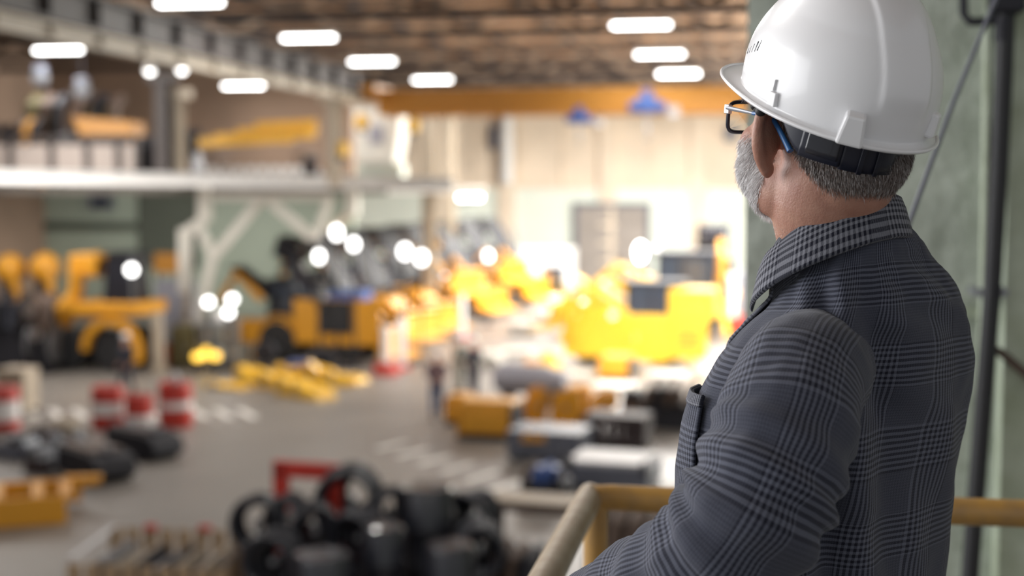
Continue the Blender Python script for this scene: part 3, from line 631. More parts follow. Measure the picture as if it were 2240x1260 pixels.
p = G(708, 805); t = thing('motor', 'dark motor on the floor behind the yellow pile', 'motor', p); MB().cyl((-.3, 0, .33), (.3, 0, .33), .28, n=18).obj('body', M['dark'], t); MB().box((0, 0, .05), (.5, .5, .1)).obj('foot', M['dark'], t, False); MB().cyl((.3, 0, .33), (.45, 0, .33), .05).obj('shaft', M['steel'], t)
cabinet(628, 672, 795, 828, M['blue'], 'small blue box behind the yellow pile', 'toolbox', 'box', .4)
p = G(845, 818); t = thing('cable_drum', 'red low base with white post in front of the centre row', 'bollard', p); t.name = 'bollard'; MB().lathe([(.45, 0), (.45, .12), (.38, .34), (.2, .36)], 18).obj('base', M['red'], t); MB().lathe([(.15, .36), (.15, 1.5), (.1, 1.55)], 14).obj('post', M['white'], t)
for px, py, lb in ((878, 808, 'white post glowing in the light at the head of the centre row'), (1010, 740, 'red and white post between the row and the bright floor')):
    p = G(px, py); t = thing('bollard', lb, 'bollard', p); MB().lathe([(.3, 0), (.3, .1), (.14, .14)], 14).obj('base', M['red'], t); MB().lathe([(.14, .1), (.14, 1.7), (.1, 1.75)], 14).obj('post', M['white'], t)
# pallets on the bright floor
k = 0
for px, py, lb in ((1060, 800, 'pale pallet stack in the light, behind the two workers'), (1150, 730, 'pale pallet stack on the bright floor, left of the yellow loader'), (1130, 775, 'low pale pallet beside the grey cylinder'),
                   (1250, 825, 'pale pallet in front of the yellow loader, left'), (1345, 850, 'pale pallet in front of the yellow loader, middle'), (1460, 825, 'pale pallet in front of the yellow loader, right'), (1190, 700, 'far pale pallet stack on the bright floor')):
    p = G(px, py); n = 3 if 'stack' in lb else 1
    t = thing('pallet', lb, 'pallet', p, R(-5), 'pale pallets on the bright floor')
    for j in range(n):
        for x in (-.55, 0, .55): MB().box((x, 0, .06+j*.16), (.1, 1.0, .10)).obj('bearer', M['creamw'], t, False)
        for y in (-.42, -.14, .14, .42): MB().box((0, y, .13+j*.16), (1.25, .2, .03)).obj('board', M['creamw'], t, False)
# yellow boxes etc. in the middle right
def bucketbox(px, yb, wd, h, m, lb, yaw=-6, d=1.0):
    p = G(px, yb); t = thing('loader_bucket', lb, 'bucket', p+Vector((0, d/2, 0)), R(yaw))
    MB().prism([(-d/2, .05), (d/2-.1, 0), (d/2, h*.3), (d/2, h), (-d/2+.1, h)], -wd/2, wd/2).obj('bucket_shell', m, t, False, bevel=.04).rotation_euler = (0, 0, R(90))
    MB().box((0, -d/2-.02, h*.42), (wd*.86, .08, h*.5)).obj('front_plate', m, t, False, bevel=.02)
    for sx in (-.5, .5): MB().box((sx*wd, 0, h*.45), (.08, d*1.04, h*.9)).obj('side_plate', M['dark'] if sx > 0 else m, t, False)
    MB().box((0, -d/2-.06, .07), (wd, .1, .1)).obj('cutting_edge', M['dark'], t, False)
    return t
bucketbox(1065, 962, 1.35, .92, M['orange'], 'orange yellow bucket on the floor right of the purple clad worker')
bucketbox(1000, 930, .5, .75, M['orange'], 'small orange bracket attached left of the orange bucket', -6, .8)
bucketbox(1348, 832, .95, .75, M['orange'], 'orange box in front of the big yellow loader')
p = G(1203, 838); t = thing('lamp_beacon', 'bright yellow round float standing on the light floor', 'float', p); t.name = 'float'; MB().ell((0, 0, .52), (.36, .36, .46), 18, 12).obj('body', M['yellow'], t); MB().cyl((0, 0, 0), (0, 0, .1), .2).obj('foot', M['dark'], t); MB().box((-.55, .1, .35), (.5, .6, .7)).obj('box', M['crane'], t, False)
p = G(1375, 800); t = thing('float', 'bright yellow upright cylinder below the big yellow loader', 'float', p); MB().lathe([(.2, 0), (.26, .1), (.26, .6), (.1, .75)], 16).obj('body', M['yellow'], t); MB().box((0, 0, .04), (.5, .5, .08)).obj('foot', M['dark'], t, False)
p = G(1150, 895); t = thing('tank', 'long blue grey tank lying behind the orange bucket', 'tank', p+Vector((0, .6, 0)), R(-12)); MB().lathe([(.05, -1.05), (.30, -1.0), (.42, -.85), (.42, .5), (.3, .95), (.22, 1.1)], 22, (0, 0, .75), (0, math.pi/2, 0)).obj('shell', M['lilac'], t)
for x in (-.6, .5): MB().box((x, 0, .2), (.14, .8, .4)).obj('cradle', M['dark'], t, False)
lbs = ['orange lever standing upright left of the orange brackets', 'broad orange bracket right of the upright lever', 'orange bracket farther right behind the brown crate', 'flat orange rail behind the brackets']
for i, (px, yb, L_, h, yaw) in enumerate(((1170, 925, .55, .95, 30), (1250, 930, .9, 1.0, -20), (1320, 900, .8, .6, 15), (1240, 880, 1.5, .5, -5))):
    p = G(px, yb); t = thing('loader_part', lbs[i], 'machine part', p, R(yaw), 'orange brackets in the middle right')
    for y in (-.25, .25): MB().prism([(-L_/2, 0), (L_*.2, 0), (L_/2, h*.5), (L_*.4, h), (-L_*.1, h*.9), (-L_/2, h*.4)], y-.05, y+.05).obj('plate', M['orange'], t, False, bevel=.01)
    MB().cyl((0, -.35, h*.5), (0, .35, h*.5), .07).obj('pin', M['steel'], t); MB().box((-L_*.1, 0, .08), (L_*.6, .5, .12)).obj('base', M['dark'], t, False)
def slat_crate(pl, pr, yt, yb, d, m, lb, yaw=-8, open_=False, name='crate', nsl=6):
    p, wd, s_ = loc_of(pl, pr, yb); h = (yb-yt)*s_*.85; t = thing(name, lb, 'crate', p+Vector((0, d/2, 0)), R(yaw))
    for y in (-d/2, d/2):
        for i in range(nsl): MB().box((-wd/2+wd*(i+.5)/nsl, y, h*.52), (wd/nsl*.84, .04, h*.92)).obj('plank', m, t, False)
        for z in (.1, h-.08): MB().box((0, y-.035 if y < 0 else y+.035, z), (wd, .05, .12)).obj('rail', m, t, False)
    for x in (-wd/2, wd/2): MB().box((x, 0, h*.52), (.05, d, h*.92)).obj('side_panel', m, t, False)
    MB().box((0, 0, .08), (wd, d, .08)).obj('bottom', m, t, False)
    if not open_: MB().box((0, 0, h), (wd, d, .05)).obj('lid', m, t, False)
    return t
slat_crate(1283, 1415, 900, 982, .9, M['darkbrown'], 'dark brown crate right of the orange brackets')
part_engine('engine_block', 'black engine block behind the brown crate, nearest the man', G(1470, 932), 1.5, 1.2, 1.1, M['dark'], M['brown'], R(-8), seed=31, cyls=5)
part_engine('engine_block', 'dark rusty casting between the crate and the black engine', G(1395, 905), .8, .8, .7, M['brown'], M['dark'], R(-8), seed=32)
cabinet(1112, 1278, 950, 1012, M['bluegrey'], 'low blue grey box with orange parts on top', 'crate', 'crate', 1.2, yaw=-8)
p = G(1190, 960, .45)
for i in range(3):
    t = thing('bracket', ['left', 'middle', 'right'][i]+' of the three orange brackets on the low blue grey box', 'machine part', G(1155+i*32, 968, .48)+Vector((0, .35, 0)), R(10*i)); t.location.z = .465
    MB().prism([(-.2, 0), (.2, 0), (.12, .16), (-.1, .2)], -.2, .2).obj('plate', M['orange'], t, False); MB().cyl((0, -.25, .1), (0, .25, .1), .04).obj('pin', M['steel'], t)
# blue flat unit with pale top
p = G(1335, 1075); t = thing('flatbed', 'dark blue low machine bed with pale grey top, beside the railing corner', 'machine bed', p+Vector((0, .7, 0)), R(-8))
MB().box((0, 0, .28), (1.75, 1.5, .44)).obj('body', M['navy'] if False else M['bluegrey'], t, False, bevel=.03); MB().box((-.05, .05, .54), (1.6, 1.4, .08)).obj('top_plate', M['lightgrey'], t, False, bevel=.01)
for x in (-.75, .8): MB().box((x, -.7, .5), (.12, .12, .3)).obj('lug', M['dark'], t, False)
for x in (-.7, .7):
    for y in (-.6, .6): MB().box((x, y, .05), (.2, .2, .12)).obj('foot', M['dark'], t, False)
part_engine('pump_unit', 'dark blue pump left of the pale topped machine bed', G(1195, 1095), .9, .8, .75, M['dark'], M['blue'], R(-8), seed=33)
# workers -----------------------------------------------------------
def skin_mesh(name, verts, edges, radii, m, parent, levels=1, root=0, off=None):
    me = bpy.data.meshes.new(name); off = off or Vector((0, 0, 0)); me.from_pydata([tuple(Vector(v)-off) for v in verts], edges, []); me.update()
    o = bpy.data.objects.new(name+'_tmp', me); COL.objects.link(o)
    s = o.modifiers.new('skin', 'SKIN'); s.use_smooth_shade = True
    for i, r in enumerate(radii):
        sv = me.skin_vertices[0].data[i]; sv.radius = (r, r) if not isinstance(r, tuple) else r; sv.use_root = (i == root)
    u = o.modifiers.new('sub', 'SUBSURF'); u.levels = levels; u.render_levels = levels
    dg = bpy.context.evaluated_depsgraph_get(); dg.update(); ev = o.evaluated_get(dg); nm = bpy.data.meshes.new_from_object(ev)
    bpy.data.objects.remove(o); nm.name = name; nm.materials.clear(); nm.materials.append(m)
    nm.polygons.foreach_set('use_smooth', [True]*len(nm.polygons))
    return link(name, nm, parent)
def hand_chain(V, E, Rr, wi, wrist, d, side, k=1.0):
    """palm + five separate bent fingers from the wrist vertex index wi"""
    d = Vector(d).normalized(); sd = Vector(side).normalized(); nrm = d.cross(sd).normalized(); w_ = Vector(wrist)
    pi = len(V); V.append(w_+d*.055*k); Rr.append(.022*k); E.append((wi, pi))
    for j, (o_, l) in enumerate(((-.030, .075), (-.010, .085), (.011, .078), (.030, .062))):
        b = w_+d*.088*k+sd*o_*k; n0 = len(V)
        V.append(b); V.append(b+d*l*.5*k+nrm*.006*k); V.append(b+d*l*.8*k+nrm*.026*k); Rr += [.0095*k, .0088*k, .007*k]
        E += [(pi, n0), (n0, n0+1), (n0+1, n0+2)]
    n0 = len(V); V.append(w_+d*.03*k-sd*.032*k); V.append(w_+d*.065*k-sd*.052*k+nrm*.01*k); V.append(w_+d*.09*k-sd*.056*k+nrm*.02*k); Rr += [.012*k, .0105*k, .008*k]
    E += [(pi, n0), (n0, n0+1), (n0+1, n0+2)]
def worker(px, py, yaw, label, top, legs, hatm, pose=0, h=1.75):
    p = G(px, py); t = thing('person', label, 'person', p, R(yaw)); k = h/1.75
    V = [(0, 0, .95), (0, .0, 1.2), (0, -.01, 1.42), (0, 0, 1.50), (0, .01, 1.60), (0, .02, 1.68)]; E = [(0, 1), (1, 2), (2, 3), (3, 4), (4, 5)]; Rr = [(.15, .11), (.14, .10), (.15, .10), .055, .08, .085]
    ends = []
    for s in (-1, 1):
        n0 = len(V); fx = .06*s if pose == 0 else .14*s
        V += [(s*.1, 0, .88), (s*.12, .03+fx*.4, .50), (s*.13, -.02+fx, .09), (s*.14, .13+fx, .035)]; Rr += [.09, .06, .042, .035]; E += [(0, n0), (n0, n0+1), (n0+1, n0+2), (n0+2, n0+3)]
        n0 = len(V); el = (s*.26, -.04, 1.14) if pose != 1 else (s*.27, .02, 1.18); wr = (s*.24, .1, .90) if pose != 1 else (s*.12, .26, 1.12)
        V += [(s*.19, 0, 1.40), el, wr]; Rr += [.055, .042, .026]; E += [(2, n0), (n0, n0+1), (n0+1, n0+2)]
        d = Vector(wr)-Vector(el); hand_chain(V, E, Rr, n0+2, wr, d, Vector((0, 1, 0)) if pose != 1 else Vector((-s, 0, .3)))
    V = [Vector(v)*k for v in V]
    skin_mesh('body', V, E, Rr, M['skin'], t, 1)
    # head details
    MB().ell((0, .11*k, 1.63*k), (.012, .02, .02), 8, 6).obj('nose', M['skin'], t)
    MB().lathe([(.105, 0), (.145, .0), (.14, .012), (.11, .02), (.108, .07), (.07, .125), (.02, .145)], 18, (0, .02, 1.70*k)).obj('hard_hat', hatm, t)
    jv = [(0, 0, .86), (0, 0, 1.2), (0, -.01, 1.40), (0, 0, 1.50)]; je = [(0, 1), (1, 2), (2, 3)]; jr = [(.19, .15), (.175, .14), (.19, .135), (.085, .08)]
    for s in (-1, 1):
        n0 = len(jv); el = (s*.27, -.04, 1.14) if pose != 1 else (s*.28, .02, 1.18); wr = (s*.245, .09, .93) if pose != 1 else (s*.14, .24, 1.13)
        jv += [(s*.20, 0, 1.40), el, wr]; jr += [.075, .06, .045]; je += [(2, n0), (n0, n0+1), (n0+1, n0+2)]
    skin_mesh('jacket', [Vector(v)*k for v in jv], je, jr, top, t, 1)
    tv = [(0, 0, 1.02)]; te = []; tr = [(.17, .13)]
    for s in (-1, 1):
        n0 = len(tv); fx = .06*s if pose == 0 else .14*s
        tv += [(s*.1, 0, .86), (s*.12, .03+fx*.4, .50), (s*.13, -.02+fx, .10)]; tr += [.11, .085, .065]; te += [(0, n0), (n0, n0+1), (n0+1, n0+2)]
        MB().ell((s*.135, .05+fx, .05), (.05, .14, .055), 12, 8).obj('boot', M['black'], t)
    skin_mesh('trousers', [Vector(v)*k for v in tv], te, tr, legs, t, 1)
    return t
worker(955, 916, 205, 'person in a purple top and blue jeans standing beside the orange bucket', M['plum'], M['denim'], M['hat'], 1)
o = worker(1036, 872, 40, 'person in black work clothes and pale hat behind the orange bucket', M['navy'], M['navy'], M['hat'], 1)
o = worker(1004, 860, -60, 'person in grey green clothes left of the one in black', M['khaki'], M['khaki'], M['hat'], 0)
o = worker(278, 862, 150, 'person in dark blue clothes and light hat in front of the orange wheeled loader', M['navy'], M['navy'], M['hat'], 2)
MB().box((.03, -.16, 1.33), (.2, .05, .2)).obj('white_patch', M['hat'], o, False, bevel=.02)
# far right clutter behind the man
for px, yb, ht, m, lb in ((1598, 738, 2.5, 'white', 'pale post with red foot right of the yellow machines'), (1622, 735, 2.6, 'lilac', 'lilac post beside the pale one, next to the man\'s chest')):
    p = G(px, yb); t = thing('bollard', lb, 'post', p); MB().lathe([(.28, 0), (.28, .8), (.15, .85)], 14).obj('base', M['red'], t); MB().lathe([(.16, .85), (.16, ht), (.08, ht+.08)], 14).obj('post', M[m], t)
p = G(1664, 692); t = part_engine('engine', 'blue grey and tan assembly at the far right, by the green wall edge', p, 1.5, 1.2, 2.6, M['tan'], M['bluegrey'], R(-5), seed=41)
for px, yb, m, lb in ((1110, 640, 'white', 'white van sized box far off before the pale wall, left'), (1210, 636, 'white', 'white box far off before the pale wall, right')):
    cabinet(px-45, px+40, 545, yb, M['white'], lb, 'container', 'container', 2.0)
p = G(1400, 700); t = thing('floodlight', 'white floodlight on a mast behind the yellow loader', 'lamp', p); z = (700-552)*dep(p)/F; MB().ell((0, 0, z), (.24, .2, .42), 16, 10).obj('lamp_head', M['lamp'], t); MB().cyl((0, 0, 0), (0, 0, z-.5), .07).obj('mast', M['steel'], t); MB().box((0, 0, .05), (.8, .8, .1)).obj('base', M['dark'], t, False)
for i, (px, py, r) in enumerate(((739, 508, .17), (887, 549, .18), (923, 563, .18), (1068, 559, .16), (776, 533, .15), (700, 560, .15))):  # glowing discs on added masts stand in for white highlights
    b = G(px, [806, 800, 792, 712, 806, 808][i]); zz = CAM.z-(py-402)*dep(b)/F
    t = thing('work_light', ['highest of three white mast lamps in front of the nearest backhoe loader', 'left one of the pair of mast lamps at the middle of the loader row', 'right one of the pair of mast lamps at the middle of the loader row', 'single white mast lamp farthest down the loader row',
        'right one of three white mast lamps in front of the nearest loader', 'left and lowest of three white mast lamps in front of the nearest loader'][i], 'lamp', (b.x, b.y, 0))
    MB().ell((0, 0, zz), (r, r*.7, r*1.3)).obj('lens', M['worklamp'], t); MB().cyl((0, 0, 0), (0, 0, zz-r), .04, n=8).obj('mast', M['dark'], t); MB().box((0, 0, .03), (.5, .5, .06)).obj('foot', M['dark'], t, False)

# foreground below the railing: hose racks, crate of profiles
p = G(250, 1290); 
c0 = G(330, 1250, 0); t = thing('stillage', 'steel edged wooden stillage full of metal profiles at the bottom edge, left', 'crate', G(335, 1330)+Vector((0, .5, 0)), R(3))
hS = .75
MB().box((0, 0, .1), (2.3, 1.6, .1)).obj('bottom', M['wood'], t, False)
for i in range(9): MB().box((-1.1+i*.275, .78, .48), (.2, .05, .76)).obj('plank', M['wood'], t, False)
for i in range(9): MB().box((-1.1+i*.275, -.78, .40), (.2, .05, .6)).obj('plank', M['wood'], t, False)
for i in range(7): MB().box((1.15, -.66+i*.22, .48), (.05, .16, .76)).obj('plank', M['wood'], t, False)
for i, x in enumerate((-1.15, 1.15)):
    MB().tube([(x, -.8, .78), (x, .8, .86)], .035, 8).obj('edge_tube', M['lightgrey'] if i == 0 else M['steel'], t)
for i in range(14):
    MB().box((-.95+i*.145, .1+.1*math.sin(i*2.1), .35+.1*math.sin(i*1.7)), (.06, 1.2, .5)).obj('profile', [M['dark'], M['steel'], M['cream'], M['dark'], M['tan']][i % 5], t, False)
for x, y in ((-.5, .7), (.35, .75)): MB().box((x, y, .9), (.18, .1, .08)).obj('clamp', M['red'], t, False)
# red rack
p = G(675, 1300); t = thing('hose_rack', 'red upright steel rack among the black hoses at the bottom edge', 'rack', p, R(-8))
s = dep(p)/F; ww = 125*s; hh = 285*s
for x in (-ww/2, ww/2): MB().box((x, 0, hh/2), (.24, .12, hh)).obj('post', M['red'], t, False, bevel=.01)
MB().box((0, 0, hh-.07), (ww+.24, .12, .24)).obj('top_bar', M['red'], t, False, bevel=.01); MB().box((0, 0, hh*.35), (ww, .1, .1)).obj('shelf_bar', M['red'], t, False); MB().box((0, 0, .05), (ww+.3, .9, .1)).obj('base', M['red'], t, False)
def coil(px, py, yb, r, lb, turns=4, wire=.035, yaw=0, tilt=0, m='hose', n=0):
    b = G(px, yb); z = CAM.z-(py-402)*dep(b)/F; t = thing('hose_coil', lb, 'hose', (b.x, b.y, 0), R(yaw), 'black hose coils on stands')
    rnd = random.Random(n+int(px)); turns += 3; wire *= 1.25
    for j in range(turns):
        rr = r*(1-.09*j*rnd.random()); o = Vector((rnd.uniform(-.03, .03), (j-turns/2)*wire*2.1, rnd.uniform(-.04, .04)))
        MB().tube([(rr*math.cos(a)*.92+o.x, o.y, z+o.z+rr*math.sin(a)*1.05) for a in [2*math.pi*i/26 for i in range(26)]], wire, 8, closed=True).obj('hose_loop', M[m], t)
    MB().box((0, .12, z/2), (.08, .06, z)).obj('stand', M['dark'], t, False); MB().box((0, 0, .03), (.6, .6, .06)).obj('base', M['dark'], t, False)
    MB().tube([(0, .1, z), (0, -.2, z)], .05).obj('peg', M['steel'], t)
    return t
coil(567, 1135, 1330, .36, 'black hose coil with a see-through middle left of the red rack', 3, .04, 12)
coil(640, 1120, 1320, .30, 'black hose coil hanging in front of the red rack', 3, .035, -10)
coil(690, 1150, 1345, .36, 'lower black hose coil in front of the red rack', 3, .035, 20)
coil(775, 1085, 1300, .48, 'large black hose coil right of the red rack, tallest one', 5, .045, 5)
coil(800, 1165, 1350, .40, 'black hose coil under the tallest one', 4, .045, -15)
coil(855, 1110, 1310, .36, 'black hose coil right of the tallest one', 4, .04, 25)
part_engine('engine_block', 'big black machine assembly behind the glossy drum at the bottom edge', G(960, 1235), 1.5, .9, 1.15, M['glossblack'], M['dark'], R(-5), seed=61, cyls=6)
part_engine('engine_block', 'black machine assembly behind the tallest hose coil', G(700, 1262), 1.6, .8, 1.0, M['dark'], M['glossblack'], R(-5), seed=62, cyls=5)
coil(1040, 1120, 1300, .38, 'black hose coil farthest right, by the railing corner', 4, .045, -15)
coil(1050, 1190, 1350, .34, 'low black hose coil under the right one', 4, .04, 10)
coil(610, 1215, 1390, .34, 'black hose coil at the bottom edge under the red rack', 4, .045, 0)
for i, (px, yt, yb, wpx, lb) in enumerate(((935, 1040, 1320, 120, 'tall glossy black drum with a bright vertical highlight, right of the hoses'), (840, 1130, 1380, 95, 'black barrel behind the lower hose coils'), (705, 1190, 1420, 130, 'dark barrel at the bottom edge below the red rack'), (985, 1170, 1400, 110, 'black barrel at the bottom edge right of the glossy drum'))):
    p = G(px, yb); s = dep(p)/F; r = wpx*s/2; h = (yb-yt)*s*.93
    t = thing('black_drum', lb, 'drum', p, 0, 'black drums at the bottom edge'); MB().lathe([(r*.97, 0), (r, .03), (r, h*.33), (r*1.03, h*.34), (r, h*.36), (r, h*.66), (r*1.03, h*.67), (r, h*.69), (r, h-.05), (r*.9, h), (r*.3, h)], 28).obj('body', M['glossblack'], t)
    MB().cyl((r*.4, 0, h), (r*.4, 0, h+.04), .05).obj('cap', M['steel'], t)
part_engine('engine_block', 'dark machine assembly with yellow tag below the railing corner', G(1400, 1330), 1.5, 1.2, 1.5, M['dark'], M['brown'], R(-8), seed=51, cyls=5)
part_engine('engine_block', 'dark casting below the long handrail at the bottom edge', G(1120, 1330), 1.0, 1.0, .95, M['brown'], M['dark'], R(-8), seed=52, cyls=4)
part_engine('engine_block', 'dark assembly at the bottom edge left of the railing', G(1060, 1260), .8, .8, .6, M['dark'], M['brown'], R(8), seed=53, cyls=4)
p = G(1200, 1240); t = thing('work_bench', 'tan topped bench with a rusty edge behind the railing corner', 'bench', p+Vector((0, .6, 0)), R(-8)); wd = 300*dep(p)/F
MB().box((0, 0, .95), (wd, .75, .08)).obj('top', M['tan'], t, False, bevel=.01); MB().box((0, -.39, .9), (wd, .05, .16)).obj('edge', M['red'] if False else M['brown'], t, False)
for x in (-wd/2+.1, wd/2-.1):
    for y in (-.3, .3): MB().box((x, y, .46), (.08, .08, .92)).obj('leg', M['brown'], t, False)
# ================================================================== balcony in the foreground
BZ = 4.6; RZ = 5.645
M['railpaint'] = mat('worn_yellow_paint', (.50, .27, .055), .42, 0, .45, 22, .12, col2=(.30, .18, .07), dist=.002)
M['railworn'] = mat('worn_bare_handrail', (.36, .30, .22), .42, 0, .5, 26, .12, col2=(.24, .17, .10), dist=.002)
M['plaster'] = mat('green_plaster', (.60, .655, .575), .85, 0, .40, 7, .8, col2=(.33, .365, .31), bscale=16, dist=.02, detail=10)
M['plaster2'] = mat('green_plaster_light', (.58, .65, .53), .85, 0, .35, 8, .7, col2=(.36, .41, .29), bscale=14, dist=.02, detail=10)
corner = G(1290, 1088, RZ)
slab('balcony_floor', corner.x-.08, 6, -3, corner.y+.1, BZ-.2, BZ, M['mezz'])
t = thing('railing', 'yellow painted pipe railing with a worn top bar around the balcony', 'railing', (corner.x, corner.y, BZ)); hz = RZ-BZ
rr = .0235
MB().tube([(3.2, 0, hz), (.10, 0, hz), (.04, 0, hz+.001), (.012, -.012, hz+.001)], rr, 20).obj('handrail', M['railpaint'], t)
MB().tube([(0.0, .016, hz), (0, -.05, hz), (0, -3.4, hz)], rr, 20).obj('handrail', M['railworn'], t)
MB().ell((.004, -.002, hz), rr*1.06, 20, 12).obj('elbow', M['railworn'], t)
for x, y in ((.012, -.012), (1.55, 0), (3.1, 0), (0, -1.7), (0, -3.3)):
    MB().cyl((x, y, 0), (x, y, hz-.01), .0215, n=18).obj('post', M['railpaint'], t); MB().box((x, y, .005), (.1, .1, .01)).obj('base_plate', M['railpaint'], t, False)
MB().tube([(3.2, 0, hz*.5), (0, 0, hz*.5), (0, -3.4, hz*.5)], .016, 12).obj('mid_rail', M['railpaint'], t)
MB().box((1.6, 0, .06), (3.2, .006, .12)).box((0, -1.7, .06), (.006, 3.4, .12)).obj('toe_board', M['railpaint'], t, False)
# green pier beyond the railing
WY = 4.15
wl = AY(1631, 400, WY).x; ws = AY(2178, 700, WY).x
o = slab('wall_front', wl, 6, WY, WY+.6, 0, CZ, M['plaster'])
slab('pilaster', AY(2205, 400, WY-.12).x, 6, WY-.12, WY, 0, CZ, M['plaster2'], o)
slab('seam', ws-.28, ws, WY-.02, WY, AY(0, 660, WY).z, AY(0, 640, WY).z, M['plaster2'], o)
PYW = WY-.17
def wp(px, py, Y=PYW): return AY(px, py, Y)
t = tag(MB().tube([Vector((wp(2204, -60).x, PYW, CZ)), wp(2204, -60), wp(2196, 150), wp(2184, 400), wp(2170, 640), wp(2150, 900), wp(2128, 1180), wp(2110, 1420), Vector((wp(2104, 1500).x, PYW, 0))], .024, 14).obj('drain_pipe', M['black']), 'black vertical pipe running down the green wall right of the man', 'pipe')
MB().tube([wp(2172, 625), wp(2170, 652)], .024, 14).obj('coupling', M['dark'], t)
MB().tube([wp(2196, 40), wp(2194, 90)], .024, 14).obj('coupling', M['dark'], t)
MB().box(wp(2168, 640)+Vector((0, .06, 0)), (.09, .12, .02)).obj('bracket', M['steel'], t, False)
tag(MB().tube([wp(2160, -40, PYW+.02), wp(2158, 300, PYW+.02), wp(2150, 700, PYW+.02), wp(2120, 1300, PYW+.02)], .012, 10).obj('conduit', M['plaster2']), 'thin green painted conduit just left of the black pipe', 'pipe')
tag(MB().tube([Vector((wp(2190, -30).x+.35, WY, 9.0)), wp(2190, -30, 3.2), wp(2085, 225, 2.9), wp(1992, 478, 2.6), wp(1940, 620, 2.55), G(1855, 1118, RZ)], .0046, 10).obj('cable', M['bluegrey']), 'thin grey cable hanging diagonally from the ceiling to behind the collar', 'cable')
tag(MB().tube([wp(2108, -40), wp(2108, 30), wp(2122, 48), wp(2170, 46), wp(2188, 30)], .012, 10).obj('bent_pipe', M['dark']), 'short dark bent pipe at the top of the green wall', 'pipe')
tag(MB().tube([wp(2160, 755, WY-.15), wp(2190, 772, WY-.15), wp(2300, 865, WY-.15)], .012, 10).obj('pipe', M['brown']), 'thin brown pipe slanting down at the right edge', 'pipe')
tag(MB().box(wp(2200, 4)+Vector((0, 0, .02)), (.09, .1, .1)).obj('junction_box', M['dark'], None, False, bevel=.008), 'dark junction box at the top of the black pipe', 'box')

# ================================================================== the man
def frame(loc, th_ray, px, pitch=0, roll=0):
    az = 180-th_ray-math.degrees(math.atan((px-1120)/F))+math.degrees(PSI)
    return Matrix.Translation(loc) @ Matrix.Rotation(R(az-90), 4, 'Z') @ Matrix.Rotation(R(pitch), 4, 'X') @ Matrix.Rotation(R(roll), 4, 'Y')
HM = frame(W(1812, 303, 1.57), 54, 1827, 7)
KM = frame(W(1804, 216, 1.555), 57, 1812, 22, 3)
# torso rings: py, left px, right px, a/b, tilt(deg)
D0 = 1.66; TH = 35
rings = [(1910, 1500, 2055, .66, 0), (1780, 1494, 2050, .66, 0), (1640, 1490, 2050, .66, 0), (1520, 1478, 2052, .66, 0), (1400, 1476, 2060, .66, 0), (1260, 1480, 2073, .64, 0), (1150, 1484, 2084, .62, 0), (1050, 1494, 2102, .60, 0),
         (950, 1510, 2119, .60, 0), (860, 1530, 2130, .60, 0), (790, 1562, 2134, .60, 0), (735, 1598, 2130, .60, 2), (690, 1634, 2120, .60, 4), (655, 1668, 2104, .60, 6), (625, 1692, 2084, .60, 9), (598, 1704, 2060, .64, 12),
         (570, 1712, 2036, .72, 16), (545, 1716, 2012, .85, 20), (525, 1722, 1990, 1.0, 24), (500, 1722, 1975, 1.0, 26)]
SO = 2   # extra rings below the frame
TF = frame(Vector((0, 0, 0)), TH, 1830).to_3x3()
base = W(1830, 1000, 1.66); BASE = Vector((base.x, base.y, BZ))
man = thing('person', 'elderly man in white hard hat, glasses and grey checked jacket, seen from behind', 'person', BASE)
def se(a, p): c = math.cos(a); return math.copysign(abs(c)**(2/p), c)
TR = []
for py, l, r, k, ti in rings:
    l += 34; r -= 24; D_ = D0-.065*max(0, min(1, (860-py)/300)); c = W((l+r)/2, py, D_); E = (r-l)/2/F*D0; b = E/math.sqrt((k*math.cos(R(TH)))**2+math.sin(R(TH))**2); TR.append((c, k*b, b, R(ti)))
def torso(s, a, off=0.):
    """s: ring coordinate 0..n-1, a: angle from the front over the left side"""
    n = len(TR)-1; s += SO; s = max(0, min(n-1e-6, s)); i = int(s); f = s-i
    def cr(g):
        p0, p1, p2, p3 = g(TR[max(0, i-1)]), g(TR[i]), g(TR[min(n, i+1)]), g(TR[min(n, i+2)])
        return .5*((2*p1)+(p2-p0)*f+(2*p0-5*p1+4*p2-p3)*f*f+(3*p1-p0-3*p2+p3)*f*f*f)
    c = cr(lambda q: q[0]); A = cr(lambda q: q[1])+off; B = cr(lambda q: q[2])+off; ti = cr(lambda q: q[3]); p = 2.35
    B = B+.020*math.exp(-((s-9.5)/1.8)**2)*max(0, math.sin(a))**3; x = -B*se(a-math.pi/2, p); y = A*se(a, p); z = -y*math.tan(ti)
    return c + TF @ Vector((x, y, z))
def fold(s, a):
    z = 1-min(1, max(0, (s-8)/7))
    back = max(0, -math.cos(a))
    v = .0035*noise.noise(Vector((a*1.6, s*.5, 3)))+.0022*noise.noise(Vector((a*5, s*1.3, 9)))
    # long diagonal drag folds falling from the armpit over the back
    q_ = a-math.pi*.62-(8-s)*.085
    v += z*.013*math.exp(-(q_/.10)**2)-z*.020*math.exp(-((q_-.24)/.13)**2)+z*.013*math.exp(-((q_-.50)/.12)**2)-z*.011*math.exp(-((q_-.78)/.14)**2)
    v += z*.004*math.sin(a*9+s*1.4+2*noise.noise(Vector((a, s*.6, 1))))*back
    return v
